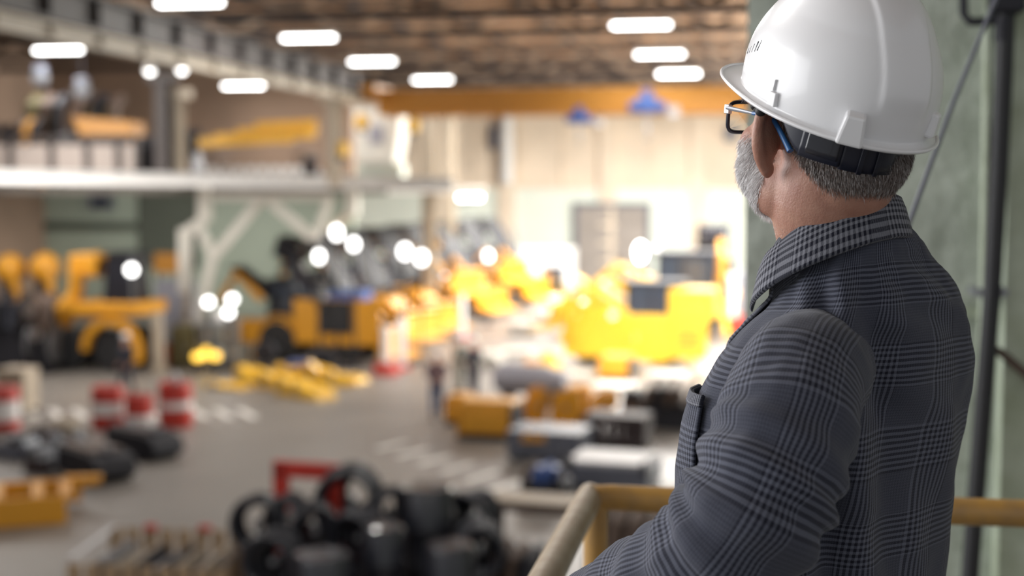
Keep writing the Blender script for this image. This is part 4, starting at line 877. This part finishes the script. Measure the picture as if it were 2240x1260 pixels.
def grid(fn, nu, nv, uvfn, closed=True, name='g', m=None, parent=man, thick=0, off=BASE, sm=True):
    vs = []; fs = []; uv = []
    for j in range(nv+1):
        for i in range(nu if closed else nu+1): vs.append(fn(i/nu, j/nv)-off)
    w_ = nu if closed else nu+1
    for j in range(nv):
        for i in range(nu):
            a, b = j*w_+i, j*w_+(i+1) % w_ if closed else j*w_+i+1; c, d = (j+1)*w_+((i+1) % w_ if closed else i+1), (j+1)*w_+i
            fs.append((a, b, c, d)); uv += [uvfn(i/nu, j/nv), uvfn((i+1)/nu, j/nv), uvfn((i+1)/nu, (j+1)/nv), uvfn(i/nu, (j+1)/nv)]
    me = bpy.data.meshes.new(name); me.from_pydata([tuple(v) for v in vs], [], fs); me.update(); l = me.uv_layers.new(name='UVMap')
    l.data.foreach_set('uv', [c for p in uv for c in p]); me.materials.append(m)
    if sm: me.polygons.foreach_set('use_smooth', [True]*len(me.polygons))
    o = link(name, me, parent)
    if thick: s = o.modifiers.new('thickness', 'SOLIDIFY'); s.thickness = thick; s.offset = -1
    return o
def cloth(name, light, dark_, P=.098, st=.0064, duty=.52, off=(0, 0), warp=1.0, amp=1.0):
    m = bpy.data.materials.new(name); m.use_nodes = True; nt = m.node_tree; N = nt.nodes; Lk = nt.links; b = N['Principled BSDF']
    def math_(op, x, y=None, z=None):
        n = N.new('ShaderNodeMath'); n.operation = op
        for i, q in enumerate((x, y, z)):
            if q is None: continue
            if isinstance(q, (int, float)): n.inputs[i].default_value = q
            else: Lk.new(q, n.inputs[i])
        return n.outputs[0]
    uvn = N.new('ShaderNodeUVMap'); sp = N.new('ShaderNodeSeparateXYZ'); Lk.new(uvn.outputs[0], sp.inputs[0])
    nz = N.new('ShaderNodeTexNoise'); nz.inputs['Scale'].default_value = 14; Lk.new(uvn.outputs[0], nz.inputs['Vector'])
    def W_(co, o_):
        c = math_('ADD', co, o_); fr = math_('FRACT', math_('DIVIDE', c, P)); band = math_('LESS_THAN', fr, duty)
        s = math_('SINE', math_('MULTIPLY', c, 2*math.pi/st)); s = math_('MULTIPLY_ADD', s, 1.6, .5); s = math_('MINIMUM', math_('MAXIMUM', s, 0), 1)
        mid = math_('SINE', math_('MULTIPLY', c, 2*math.pi/(st*.5))); mid = math_('MULTIPLY_ADD', mid, .10, .42)
        return math_('ADD', math_('MULTIPLY', s, band), math_('MULTIPLY', mid, math_('SUBTRACT', 1, band)))
    wob = math_('MULTIPLY', math_('SUBTRACT', nz.outputs[0], .5), .004*warp)
    wu = W_(math_('ADD', sp.outputs[0], wob), off[0]); wv = W_(math_('ADD', sp.outputs[1], wob), off[1])
    v = math_('MULTIPLY', math_('ADD', wu, wv), .5)
    tw = math_('SINE', math_('MULTIPLY', math_('ADD', sp.outputs[0], sp.outputs[1]), 2*math.pi/.0022))
    fz = N.new('ShaderNodeTexNoise'); fz.inputs['Scale'].default_value = 900; Lk.new(uvn.outputs[0], fz.inputs['Vector'])
    v2 = math_('ADD', math_('MULTIPLY', v, amp), math_('MULTIPLY', math_('SUBTRACT', fz.outputs[0], .5), .35))
    v2 = math_('ADD', v2, math_('MULTIPLY', tw, .05))
    rp = N.new('ShaderNodeValToRGB'); rp.color_ramp.elements[0].color = (*dark_, 1); rp.color_ramp.elements[1].color = (*light, 1); rp.color_ramp.elements[0].position = .08; rp.color_ramp.elements[1].position = .95
    Lk.new(v2, rp.inputs[0]); Lk.new(rp.outputs[0], b.inputs['Base Color']); b.inputs['Roughness'].default_value = .9; b.inputs['Specular IOR Level'].default_value = .2
    b.inputs['Sheen Weight'].default_value = .12; b.inputs['Sheen Roughness'].default_value = .5
    bp = N.new('ShaderNodeBump'); bp.inputs['Strength'].default_value = .5; bp.inputs['Distance'].default_value = .0012; Lk.new(v2, bp.inputs['Height']); Lk.new(bp.outputs[0], b.inputs['Normal'])
    return m
LT = (.112, .121, .158); DK = (.011, .012, .022)
M['tweed'] = cloth('checked_wool', LT, DK); M['tweed_sleeve'] = cloth('checked_wool_sleeve', LT, DK, off=(.02, .03)); M['tweed_collar'] = cloth('checked_wool_collar', (.20, .205, .235), DK, duty=.8, st=.0052, off=(.0, .0))
M['knit'] = cloth('grey_knit', (.13, .135, .155), (.03, .032, .042), P=.05, st=.0022, duty=1.0, amp=.8)
NR = len(rings)-1
# cumulative height for v
vc = [0]
for i in range(NR):
    d = (TR[i+1][0]-TR[i][0]).length; dr = ((TR[i+1][1]+TR[i+1][2])-(TR[i][1]+TR[i][2]))/2; vc.append(vc[-1]+math.hypot(d, dr))
def vat(s): i = min(NR-1, int(s)); return vc[i]+(vc[i+1]-vc[i])*(s-i)
def jac(u, v):
    a = u*2*math.pi; s = v*NR-SO; return torso(s, a, fold(s, a))
grid(jac, 150, 130, lambda u, v: ((u-.5)*1.16, vat(v*NR)), True, 'jacket', M['tweed'], man, .004)
# lower jacket skirt hangs down to the hips
# sleeves ------------------------------------------------------------
def spline(P_, s):
    n = len(P_)-1; s = max(0, min(n-1e-6, s)); i = int(s); f = s-i
    p0, p1, p2, p3 = P_[max(0, i-1)], P_[i], P_[min(n, i+1)], P_[min(n, i+2)]
    return .5*((2*p1)+(p2-p0)*f+(2*p0-5*p1+4*p2-p3)*f*f+(3*p1-p0-3*p2+p3)*f*f*f)
def sleeve(keys, name, m, nfold=1.0, uoff=0.0):
    P_ = [k[0] for k in keys]; Rr = [k[1] for k in keys]; n = len(keys)-1
    NV = 110; C_ = [spline(P_, n*j/NV) for j in range(NV+1)]; rad = [spline(Rr, n*j/NV) for j in range(NV+1)]
    T_ = [(C_[min(NV, j+1)]-C_[max(0, j-1)]).normalized() for j in range(NV+1)]
    ups = []; up = (Vector((0, 0, 1))).cross(T_[0]); up = CF.copy()
    for t_ in T_: up = (up-t_*up.dot(t_)).normalized(); ups.append(up)
    L = [0]
    for j in range(NV): L.append(L[-1]+(C_[j+1]-C_[j]).length)
    def fn(u, v):
        j = min(NV, int(round(v*NV))); a = 2*math.pi*u; x = ups[j]; y = T_[j].cross(x); s = v*n
        el = math.exp(-((s-6.6)/1.6)**2)      # elbow creases
        wr = .0058*math.sin(s*8.5+1.2*math.cos(a)+2.2*noise.noise(Vector((a*.6, s*.8, 5))))*el*nfold
        wr += .004*noise.noise(Vector((math.cos(a)*1.5, math.sin(a)*1.5, s*.9)))+.0018*noise.noise(Vector((math.cos(a)*4, math.sin(a)*4, s*2.2)))
        wr += .0035*math.sin(s*6+a*2)*max(0, min(1, (s-8)))*nfold
        rr_ = rad[j]+wr
        return C_[j]+x*math.cos(a)*rr_*1.0+y*math.sin(a)*rr_
    return grid(fn, 72, NV, lambda u, v: (u*.46+uoff, L[min(NV, int(round(v*NV)))]), True, name, m, man, .003)
lk = [(W(1815, 800, 1.60), .045), (W(1786, 806, 1.545), .062), (W(1766, 818, 1.49), .067), (W(1750, 838, 1.455), .067), (W(1734, 880, 1.43), .069), (W(1718, 945, 1.41), .0710), (W(1682, 1040, 1.395), .0735),
      (W(1632, 1140, 1.39), .072), (W(1560, 1222, 1.41), .068), (W(1470, 1275, 1.46), .061), (W(1375, 1312, 1.53), .053), (W(1290, 1345, 1.60), .046), (W(1225, 1368, 1.66), .042)]
sleeve(lk, 'sleeve', M['tweed_sleeve'])
# right sleeve, hidden side: hangs forward to the front rail
TL = TF
def loc(x, y, z): v = TL @ Vector((x, y, 0)); return Vector((BASE.x+v.x, BASE.y+v.y, BZ+z))
shr = torso(9.5, -math.pi/2)-TF @ Vector((.02, 0, 0))
shr = shr + TF @ Vector((-.045, .04, -.05))
rk = [(shr+TF @ Vector((-.05, 0, .0)), .05), (shr, .07), (shr+TF @ Vector((.02, .01, -.04)), .075), (shr+TF @ Vector((.035, .03, -.16)), .065), (shr+TF @ Vector((.03, .06, -.27)), .06), (shr+TF @ Vector((.01, .16, -.33)), .055), (shr+TF @ Vector((-.03, .26, -.34)), .048), (shr+TF @ Vector((-.07, .34, -.34)), .042)]
sleeve(rk, 'sleeve', M['tweed_sleeve'], .5)
# cuff buttons
for i in range(3):
    p = W(1262+i*16, 1392-i*3, 1.60); MB().ell(p, (.008, .008, .004), 10, 6).obj('button', M['black'], man, off=BASE)
# patch pocket and lapels follow the chest
def patch(a0, a1, s0, s1, off, name, m, nu=24, nv=24, th=.004, shape=None):
    def fn(u, v):
        aa = a0+(a1-a0)*u; ss = s0+(s1-s0)*v
        if shape: aa, ss = shape(u, v)
        return torso(ss, aa, off+fold(ss, aa)+.003*math.sin(u*math.pi))
    return grid(fn, nu, nv, lambda u, v: ((a0+(a1-a0)*u)/(2*math.pi)*1.16, vat(SO+s0+(s1-s0)*v)), False, name, m, man, th)
patch(R(44), R(78), 3.9, 7.35, .007, 'breast_pocket', M['tweed'], th=.003)
patch(R(43.5), R(78.5), 7.05, 7.38, .0095, 'pocket_welt', M['tweed_collar'], th=.003)
def lap(sgn):
    def sh(u, v):
        s = 6.0+v*9.2; wdt = math.sin(min(1, v*1.15)*math.pi*.62)*.62; a = R(4)+R(14)*v+(wdt*(u))*1.0; return (sgn*a, s)
    return sh
patch(0, .6, 6, 14, .010, 'lapel', M['tweed_collar'], 16, 30, .004, lap(1)); patch(0, -.6, 6, 14, .010, 'lapel', M['tweed_collar'], 16, 30, .004, lap(-1))
# collar -------------------------------------------------------------
NC = W(1814, 520, 1.60); zf, zb_ = BZ+1.487, BZ+1.586
def ringpt(a, dr, dz, ra=.065, rb=.073, lift=0.):
    z = zf+(zb_-zf)*((1-math.cos(a))/2)**.9
    q = TF @ Vector((-(rb+dr)*math.sin(a), (ra+dr)*math.cos(a), 0)); return Vector((NC.x+q.x, NC.y+q.y, z+dz))
prof = [(-.004, -.045), (-.001, -.012), (.001, .0), (.005, .004), (.009, .002), (.013, -.007), (.016, -.019), (.021, -.038), (.0185, -.040), (.012, -.022), (.008, -.008)]
def colf(u, v):
    a = R(32)+(R(328)-R(32))*u; k = v*(len(prof)-1); i = min(len(prof)-2, int(k)); f = k-i
    dr = prof[i][0]*(1-f)+prof[i+1][0]*f; dz = prof[i][1]*(1-f)+prof[i+1][1]*f
    bk = max(0, -math.cos(a)); g = 1+.10*bk+.16*max(0, math.sin(a))
    return ringpt(a, dr*(1+.35*bk)+(.004*noise.noise(Vector((a*2, v*2, 0)))), dz*g)
grid(colf, 90, 40, lambda u, v: (u*.42, v*.11), False, 'collar', M['tweed_collar'], man)
def knf(u, v):
    a = 2*math.pi*u; return ringpt(a, -.0035+.002*math.sin(v*math.pi)-.001*v, -.09+v*.106+.006*math.cos(a)) 
grid(knf, 80, 12, lambda u, v: (u*.45, v*.08), True, 'knit_collar', M['knit'], man, .003)
# trousers and shoes, below the frame
tv = [loc(0, 0, .98)]; te = []; tr = [(.17, .13)]
for s in (-1, 1):
    n0 = len(tv); tv += [loc(s*.10, 0, .86), loc(s*.115, .04, .50), loc(s*.125, .0, .10)]; tr += [.105, .08, .07]; te += [(0, n0), (n0, n0+1), (n0+1, n0+2)]
skin_mesh('trousers', tv, te, tr, M['navy'], man, 2, off=BASE)
for s in (-1, 1):
    sm = MB().ell(loc(s*.125, .06, .045), (.05, .14, .055), 16, 10, (0, 0, math.atan2(TF[1][0], TF[0][0]))).obj('shoe', M['black'], man, off=BASE)

# ---------------------------------------------------------------- body: one surface
def hm(v): return HM @ Vector(v)
acc = bmesh.new()
def addm(mb, mtx=None):
    me = mb.mesh('tmp', None, False)
    if mtx is not None: me.transform(mtx)
    acc.from_mesh(me); bpy.data.meshes.remove(me)
def E_(c, r, rot=None, n=32, m=20): addm(MB().ell(c, r, n, m, rot), HM)
E_((0, -.014, .040), (.0745, .098, .085)); E_((0, -.030, -.010), (.066, .078, .062)); E_((0, .030, -.005), (.068, .070, .080)); E_((0, .034, -.050), (.0655, .060, .044), (R(-8), 0, 0)); E_((0, .074, -.080), (.030, .028, .024))
E_((0, .045, .045), (.064, .052, .050))
for s in (-1, 1):
    E_((s*.046, .060, -.012), (.024, .030, .024)); E_((s*.052, .020, -.056), (.021, .036, .034)); E_((s*.045, .050, -.036), (.028, .035, .040)); E_((s*.030, .085, .036), (.026, .014, .010)); E_((s*.030, .094, -.020), (.012, .008, .009))
    # ear: bowl, rim, lobe
    dx, dy = s*.93, -.37; o3 = Vector((s*.070, -.004, -.001))
    def ep(w_, z, lift=0): return Vector((o3.x+dx*w_+s*.0*lift, o3.y+dy*w_+lift, o3.z+z))
    E_(ep(.013, .0), (.0042, .019, .029), (0, 0, math.atan2(dy, dx)-math.pi/2))
    pts = [(.002, .026), (.012, .034), (.023, .034), (.031, .026), (.034, .012), (.033, -.002), (.028, -.015), (.022, -.025), (.015, -.033), (.007, -.034)]
    P3 = [ep(a, b, .002) for a, b in pts]; P3 = [spline(P3, i*(len(P3)-1)/30) for i in range(31)]
    addm(MB().tube(P3, [.0068+.0006*math.sin(i*.4) for i in range(31)], 10), HM)
    E_(ep(.012, -.033), (.0055, .010, .010), (0, 0, math.atan2(dy, dx)-math.pi/2))
addm(MB().tube([(0, .088, .028), (0, .103, .002), (0, .118, -.020), (0, .098, -.030)], [.008, .010, .0125, .009], 12), HM)
for s in (-1, 1): E_((s*.011, .104, -.023), (.008, .010, .008))
E_((0, .086, -.050), (.026, .012, .0065)); E_((0, .084, -.061), (.024, .012, .0075))
# neck and trunk in world space
n0, n1, n2 = W(1806, 375, 1.555), W(1820, 500, 1.585), W(1850, 640, 1.61)
P3 = [hm((0, -.034, -.01)), n0+(n1-n0)*.3, n1, n2]; P3 = [spline(P3, i*3/16) for i in range(17)]
addm(MB().tube(P3, [.055+.0075*min(1, i/6)+.012*max(0, (i-11)/5) for i in range(17)], 32))
E_((0, -.052, -.040), (.050, .034, .050))
me = bpy.data.meshes.new('acc'); acc.to_mesh(me); acc.free()
head_o = bpy.data.objects.new('acc', me); COL.objects.link(head_o)
V = [TR[16][0], TR[11][0]-Vector((0, 0, .015)), TR[9][0], TR[6][0], TR[4][0], loc(0, 0, .95)]
V[0] = TR[16][0]; E2 = [(0, 1), (1, 2), (2, 3), (3, 4), (4, 5)]; Rr = [.055, .07, .085, .09, .09, .11]
def limb(par, pts, rs):
    p = par
    for q_, r_ in zip(pts, rs): V.append(q_); Rr.append(r_); E2.append((p, len(V)-1)); p = len(V)-1
    return p
aL = limb(1, [k[0] for k in (lk[2], lk[4], lk[6], lk[7], lk[9], lk[12])], [.045, .048, .042, .042, .036, .027])
hand_p = W(1185, 1392, 1.70)
railpt = Vector((corner.x, 0, RZ)); dirL = (hand_p-lk[12][0]).normalized()
hand_chain(V, E2, Rr, aL, lk[12][0]+dirL*.015, dirL+Vector((0, 0, -.15)), Vector((0, 1, 0)), 1.05)
aR = limb(1, [rk[i][0] for i in (1, 3, 4, 5, 7)], [.045, .045, .042, .038, .027])
dR = (rk[7][0]-rk[5][0]).normalized(); hand_chain(V, E2, Rr, aR, rk[7][0], dR+Vector((0, 0, -.3)), Vector((1, 0, 0)), 1.0)
for s in (-1, 1): limb(5, [loc(s*.1, 0, .86), loc(s*.115, .04, .50), loc(s*.125, 0, .09), loc(s*.125, .12, .04)], [.085, .058, .042, .035])
bo = skin_mesh('trunk', V, E2, Rr, M['skin'], None, 2, root=5)
# join and voxel-remesh
bm = bmesh.new(); bm.from_mesh(bo.data); bm.from_mesh(me); jm = bpy.data.meshes.new('body'); bm.to_mesh(jm); bm.free()
bpy.data.objects.remove(bo); bpy.data.objects.remove(head_o)
jo = bpy.data.objects.new('tmp', jm); COL.objects.link(jo)
rm = jo.modifiers.new('r', 'REMESH'); rm.mode = 'VOXEL'; rm.voxel_size = .0026; rm.use_smooth_shade = True
sm_ = jo.modifiers.new('s', 'SMOOTH'); sm_.factor = .5; sm_.iterations = 7
dg = bpy.context.evaluated_depsgraph_get(); dg.update(); bme = bpy.data.meshes.new_from_object(jo.evaluated_get(dg)); bpy.data.objects.remove(jo)
def skinmat():
    m = mat('aged_skin', (.43, .235, .165), .5, 0, .35, 35, .5, col2=(.31, .135, .095), bscale=420, dist=.0012, detail=7)
    b = m.node_tree.nodes['Principled BSDF']; b.inputs['Subsurface Weight'].default_value = .12; b.inputs['Subsurface Radius'].default_value = (.012, .004, .002); b.inputs['Subsurface Scale'].default_value = 1.0
    return m
M['aged_skin'] = skinmat()
bvh = BVHTree.FromPolygons([v.co.copy() for v in bme.vertices], [tuple(p.vertices) for p in bme.polygons])
tris_world = [(p.center.copy(), p.normal.copy(), p.area) for p in bme.polygons]
bme.transform(Matrix.Translation(-BASE)); bme.name = 'body'; bme.materials.clear(); bme.materials.append(M['aged_skin'])
bme.polygons.foreach_set('use_smooth', [True]*len(bme.polygons))
link('body', bme, man)
for s in (-1, 1):
    MB().ell(hm((s*.031, .080, .024)), .0118, 14, 10).obj('eye', M['hat'], man, off=BASE)
    MB().ell(hm((s*.031, .0905, .024)), (.005, .005, .005), 10, 6).obj('iris', M['blue'], man, off=BASE)
# hair and beard: short fine strands rooted in the skin
HI = HM.inverted()
def strands(name, dens, accept, flow, ln, wd, cols, m):
    rnd = random.Random(len(name)); vs = []; fs = []; cc = []
    for c, n, ar in tris_world:
        h = HI @ c
        k = accept(h)
        if k <= 0: continue
        e = dens*ar*k; cnt = int(e)+(rnd.random() < e-int(e))
        if not cnt: continue
        nl = (HI.to_3x3() @ n).normalized()
        for _ in range(cnt):
            t1 = n.orthogonal().normalized(); t2 = n.cross(t1)
            p = c+t1*rnd.uniform(-.0014, .0014)+t2*rnd.uniform(-.0014, .0014)-n*.0008
            fl = HM.to_3x3() @ Vector(flow(h, nl)); fl = (fl-n*fl.dot(n)); fl = fl.normalized() if fl.length > 1e-6 else t1
            d = (n*rnd.uniform(.30, .75)+fl+Vector((rnd.gauss(0, .22), rnd.gauss(0, .22), rnd.gauss(0, .22)))).normalized()
            L = ln*rnd.uniform(.55, 1.25); sd = d.cross(Vector((rnd.gauss(0, 1), rnd.gauss(0, 1), rnd.gauss(0, 1)))).normalized()*wd
            d2 = (d+fl*.35-n*.15).normalized(); i = len(vs)
            vs += [p-sd, p+sd, p+d*L*.55+sd*.8, p+d*L*.55-sd*.8, p+d*L*.55+d2*L*.45]
            fs += [(i, i+1, i+2, i+3), (i+3, i+2, i+4)]
            g = rnd.choice(cols); q_ = rnd.uniform(.8, 1.15); g = tuple(x*q_ for x in g); cc += [g]*5
    me = bpy.data.meshes.new(name); me.from_pydata([tuple(v-BASE) for v in vs], [], fs); me.update()
    at = me.color_attributes.new('tint', 'FLOAT_COLOR', 'POINT'); at.data.foreach_set('color', [x for c in cc for x in (*c, 1)])
    me.materials.append(m); o = link(name, me, man); o['kind'] = 'stuff'; return o
hmat = bpy.data.materials.new('hair'); hmat.use_nodes = True; nt = hmat.node_tree; b = nt.nodes['Principled BSDF']; a_ = nt.nodes.new('ShaderNodeAttribute'); a_.attribute_name = 'tint'
nt.links.new(a_.outputs['Color'], b.inputs['Base Color']); b.inputs['Roughness'].default_value = .45; b.inputs['Transmission Weight'].default_value = 0
def sm01(x, a, b): t = max(0, min(1, (x-a)/(b-a))); return t*t*(3-2*t)
def ear_zone(h): return abs(h.x) > .0745 and -.045 < h.y < .010 and -.05 < h.z < .045
def acc_hair(h):
    if ear_zone(h) or h.z > .09: return 0
    # hairline on the nape: higher right behind the ear, low at the back
    side = sm01(h.y, -.075, -.018); line = -.044+.046*side
    k = sm01(h.z, line-.012, line+.010)*sm01(-h.y, .010, .026)
    sb = sm01(h.y, .006, .016)*sm01(-h.y, -.050, -.038)*sm01(h.z, -.03, -.01)*(abs(h.x) > .05)
    return max(k, sb*.8)
strands('hair', 2.6e6, acc_hair, lambda h, n: (0, -.25, -1), .0085, .00026, [(.28, .24, .22), (.15, .11, .095), (.08, .055, .045), (.46, .43, .42)], hmat)
def acc_beard(h):
    if ear_zone(h): return 0
    k = sm01(h.y, .008, .022)*sm01(-h.z, -.004+.35*max(0, h.y-.05), .022+.35*max(0, h.y-.05))
    k *= 1-sm01(-h.z-.25*max(0, .06-h.y)*0, .088, .104); k *= sm01(h.y+ -.55*max(0, -h.z-.05), .008, .024) if h.z < -.05 else 1
    if abs(h.x) < .022 and h.y > .085 and -.072 < h.z < -.04: k = 0
    return k
strands('beard', 2.8e6, acc_beard, lambda h, n: (0, .15, -1), .0105, .00026, [(.88, .86, .86), (.75, .72, .71), (.50, .46, .45), (.92, .91, .91)], hmat)
strands('stubble', 4.5e5, lambda h: (0 if ear_zone(h) else sm01(-h.z, .09, .11)*(1-sm01(-h.z, .14, .17))*sm01(h.y, -.03, .0)), lambda h, n: (0, .2, -1), .003, .0002, [(.6, .55, .53)], hmat)
strands('eyebrow', 3e6, lambda h: 1.0 if (.046 > h.z > .036 and h.y > .07 and .012 < abs(h.x) < .055) else 0, lambda h, n: (n[0], .9, .2), .010, .0003, [(.10, .07, .06), (.25, .2, .19)], hmat)

# ---------------------------------------------------------------- hard hat (worn: its own thing)
KO = KM.translation.copy()
M['shell'] = mat('white_hard_hat_shell', (.74, .74, .75), .32, coat=.35); M['shell'].node_tree.nodes['Principled BSDF'].inputs['Coat Roughness'].default_value = .10
M['strap'] = mat('dark_blue_plastic', (.012, .014, .026), .38)
hat = thing('hard_hat', 'white hard hat with side slots and a rear ridge, worn by the man', 'hard hat', KO)
FL, RL, LT_, HH, YC = .124, .120, .0945, .146, -.020
def dome(a, e, out=0.):
    """a: angle, 0 front, + to the left; e: 0 rim .. 1 top"""
    th = e*math.pi/2; r = math.cos(th)**.80; z = HH*math.sin(th)**1.0
    L = FL if math.cos(a) > 0 else RL
    bulge = 1+.045*math.sin(min(1, e*2.2)*math.pi)
    x = -(LT_)*math.sin(a)*r*bulge; y = L*math.cos(a)*r*bulge+YC
    n = Vector((x/LT_**2, (y-YC)/L**2, z/HH**2*.9+.2)).normalized()
    cr = .0028*(1-sm01(abs(x), .026, .031))*sm01(e, .10, .22)
    if y < 0 or True:
        pass
    fr = .004*math.exp(-((abs(a)-.0)/.5)**4)*math.exp(-((e-.32)/.16)**4)
    return Vector((x, y, z))+n*(out+cr+fr)
def hw(v): return KM @ Vector(v)
def shellf(u, v):
    a = 2*math.pi*u
    if v > .10: return hw(dome(a, ((v-.10)/.90)**1.1))
    k = 1-v/.10; p = dome(a, 0); c = math.cos(a)
    vis = .030*math.exp(-(abs(math.atan2(math.sin(a), c))/.95)**3.0); wd_ = .0085+vis+.004*max(0, -c)**3
    d = Vector((p.x, p.y-YC, 0)).normalized(); return hw(p+d*wd_*k+Vector((0, 0, -.004*math.sin(k*1.57)-.10*vis*k+.0015*k*0)))
o = grid(shellf, 220, 90, lambda u, v: (u, v), True, 'shell', M['shell'], hat, .0026, KO)
# rolled edge
edge = [shellf(i/120, 0) for i in range(120)]
MB().tube(edge, .0019, 8, closed=True).obj('rim_edge', M['shell'], hat, off=KO)
sv = [shellf(i/60, j/16) for j in range(1, 17) for i in range(60)]
hb = BVHTree.FromPolygons(sv, [(j*60+i, j*60+(i+1) % 60, (j+1)*60+(i+1) % 60, (j+1)*60+i) for j in range(15) for i in range(60)])
def onhat(px, py):
    r = ray(px, py).normalized(); h = hb.ray_cast(CAM, r); return (h[0], h[1]) if h[0] is not None else (W(px, py, 1.5), -r)
UPH = (KM.to_3x3() @ Vector((0, 0, 1))).normalized()
def stuck(px, py, w_, h_, d_, name, m, taper=.8, sink=.3, lean=0, bev=.0015):
    p, n = onhat(px, py)
    if n.dot(ray(px, py)) > 0: n = -n
    up = (UPH-n*UPH.dot(n)).normalized(); rt = up.cross(n).normalized(); Mx = Matrix((rt, n, up)).transposed()
    o = MB().box((0, 0, 0), (w_, d_, h_), None, taper, .9)
    o.v = [p+n*(d_*(.5-sink))+Mx @ v for v in o.v]; return o.obj(name, m, hat, False, KO, bev)
stuck(1866, 277, .028, .032, .026, 'accessory_slot', M['shell'], .72, .35, bev=.003)
stuck(1695, 216, .011, .015, .008, 'accessory_slot', M['shell'], .9, .35, bev=.001)
stuck(2038, 272, .020, .026, .014, 'accessory_slot', M['shell'], .7, .5, bev=.003)
stuck(1697, 186, .0022, .012, .006, 'mould_tab', M['shell'], .5, .5)
for i, (px, py, h_) in enumerate(((1662, 99, 26), (1655, 102, 24), (1648, 105, 21), (1642, 108, 17), (1637, 111, 14))):
    stuck(px, py, .0028-.0003*i, h_/F*1.6, .0024, 'vent_slot', M['dark'], 1, .72)
# head band
def band(u, v):
    a = R(92)+(R(268)-R(92))*u; dz = .004-v*(.004+.044*sm01(abs(math.sin((a-R(180))*.5)), .66, .42))
    k = max(0, -math.cos(a)); return hw((-(.083)*math.sin(a), .112*math.cos(a)-.010+.004*k, dz+.006))
grid(band, 80, 10, lambda u, v: (u, v), False, 'head_band', M['strap'], hat, .003, KO)
def bandseg(a0, a1, z0, z1, out, name, m=None):
    def f(u, v):
        a = R(a0+(a1-a0)*u); k = max(0, -math.cos(a)); return hw((-(.083+out)*math.sin(a), (.112+out)*math.cos(a)-.010+.004*k, z0+(z1-z0)*v+.006))
    return grid(f, 20, 4, lambda u, v: (u, v), False, name, m or M['strap'], hat, .003, KO)
bandseg(128, 154, -.045, .002, .005, 'size_adjuster'); bandseg(132, 152, -.039, -.014, .0075, 'adjuster_panel', M['glossblack']); bandseg(154, 195, -.047, .0, .004, 'ratchet_strap'); bandseg(166, 169, -.048, .0, .0068, 'ratchet_rib'); bandseg(178, 181, -.048, .0, .0068, 'ratchet_rib')
for px, py, r in ((1652, 232, .0055), (1664, 243, .006), (1655, 243, .004)):
    h = bvh.ray_cast(CAM, ray(px, py).normalized()); p = h[0] if h[0] is not None else W(px, py, 1.52)
    MB().ell(p, r, 12, 8).obj('strap_clip', M['black'], hat, off=KO)
h = bvh.ray_cast(CAM, ray(1672, 244).normalized()); p = h[0] if h[0] is not None else W(1672, 244, 1.5)
MB().tube([p+Vector((0, 0, .02)), p+CR*.004, p+CR*.012+Vector((0, 0, .006)), p+CR*.022+Vector((0, 0, .012))], .003, 8).obj('strap_loop', M['strap'], hat, off=KO)

# ---------------------------------------------------------------- glasses (worn: their own thing)
GO = HM @ Vector((0, .09, .02)); gl = thing('glasses', 'rectangular spectacles with dark rims and blue temple tips, worn by the man', 'glasses', GO)
M['gframe'] = mat('dark_blue_acetate', (.008, .012, .03), .25); M['gtip'] = mat('blue_temple_tip', (.035, .13, .33), .35)
M['lens'] = bpy.data.materials.new('spectacle_lens'); M['lens'].use_nodes = True; b = M['lens'].node_tree.nodes['Principled BSDF']
b.inputs['Transmission Weight'].default_value = 1; b.inputs['Roughness'].default_value = 0; b.inputs['IOR'].default_value = 1.03; b.inputs['Base Color'].default_value = (.97, .97, .95, 1); b.inputs['Coat Weight'].default_value = .3
def lensline(s, k=1.0, n=40):
    out = []
    for i in range(n):
        a = 2*math.pi*i/n; x = .0275*se(a, 4.5)*k; z = .0175*se(a-math.pi/2, 4.2)*k
        xx = s*.0385+x; out.append(hm((xx, .114-.0005*(abs(xx)/.03)**2*4, .014+z)))
    return out
for s in (-1, 1):
    MB().tube(lensline(s), .0024, 8, closed=True).obj('rim', M['gframe'], gl, off=GO)
    ll = lensline(s, .98); m_ = MB(); k = Vector((0, 0, 0)); cfw = HM.to_3x3() @ Vector((0, .0006, 0)); n_ = len(ll)
    m_.v = [v-cfw for v in ll]+[v+cfw for v in ll]; m_.f = [tuple(range(n_)), tuple(reversed(range(n_, 2*n_)))]+[(i, (i+1) % n_, (i+1) % n_+n_, i+n_) for i in range(n_)]
    m_.obj('lens', M['lens'], gl, False, GO)
    MB().box((0, 0, 0), (.008, .009, .0105)).obj('tmp', M['chrome']) if False else None
    hg = MB().box((s*.0690, .1005, .0235), (.0055, .009, .0105)); hg.v = [HM @ v for v in hg.v]; hg.obj('hinge', M['chrome'], gl, False, GO, .001)
    tp = [hm((s*.0705, .100, .0250)), hm((s*.0745, .070, .0245)), hm((s*.0790, .040, .0240)), hm((s*.0800, .030, .0237))]
    MB().tube(tp, [.0028, .0024, .0018, .0019], 8).obj('temple', M['steel'], gl, off=GO)
    tp = [hm((s*.0800, .031, .0237)), hm((s*.0812, .014, .0240)), hm((s*.0812, -.006, .0225)), hm((s*.0810, -.021, .013)), hm((s*.0800, -.035, .000)), hm((s*.0790, -.045, -.010))]
    tp = [spline(tp, i*5/24) for i in range(25)]
    MB().tube(tp, [.0021+.0016*(i/24)**1.5 for i in range(25)], 10).obj('temple_tip', M['gtip'], gl, off=GO)
MB().tube([hm((-.012, .112, .020)), hm((0, .116, .023)), hm((.012, .112, .020))], .0022, 8).obj('bridge', M['gframe'], gl, off=GO)
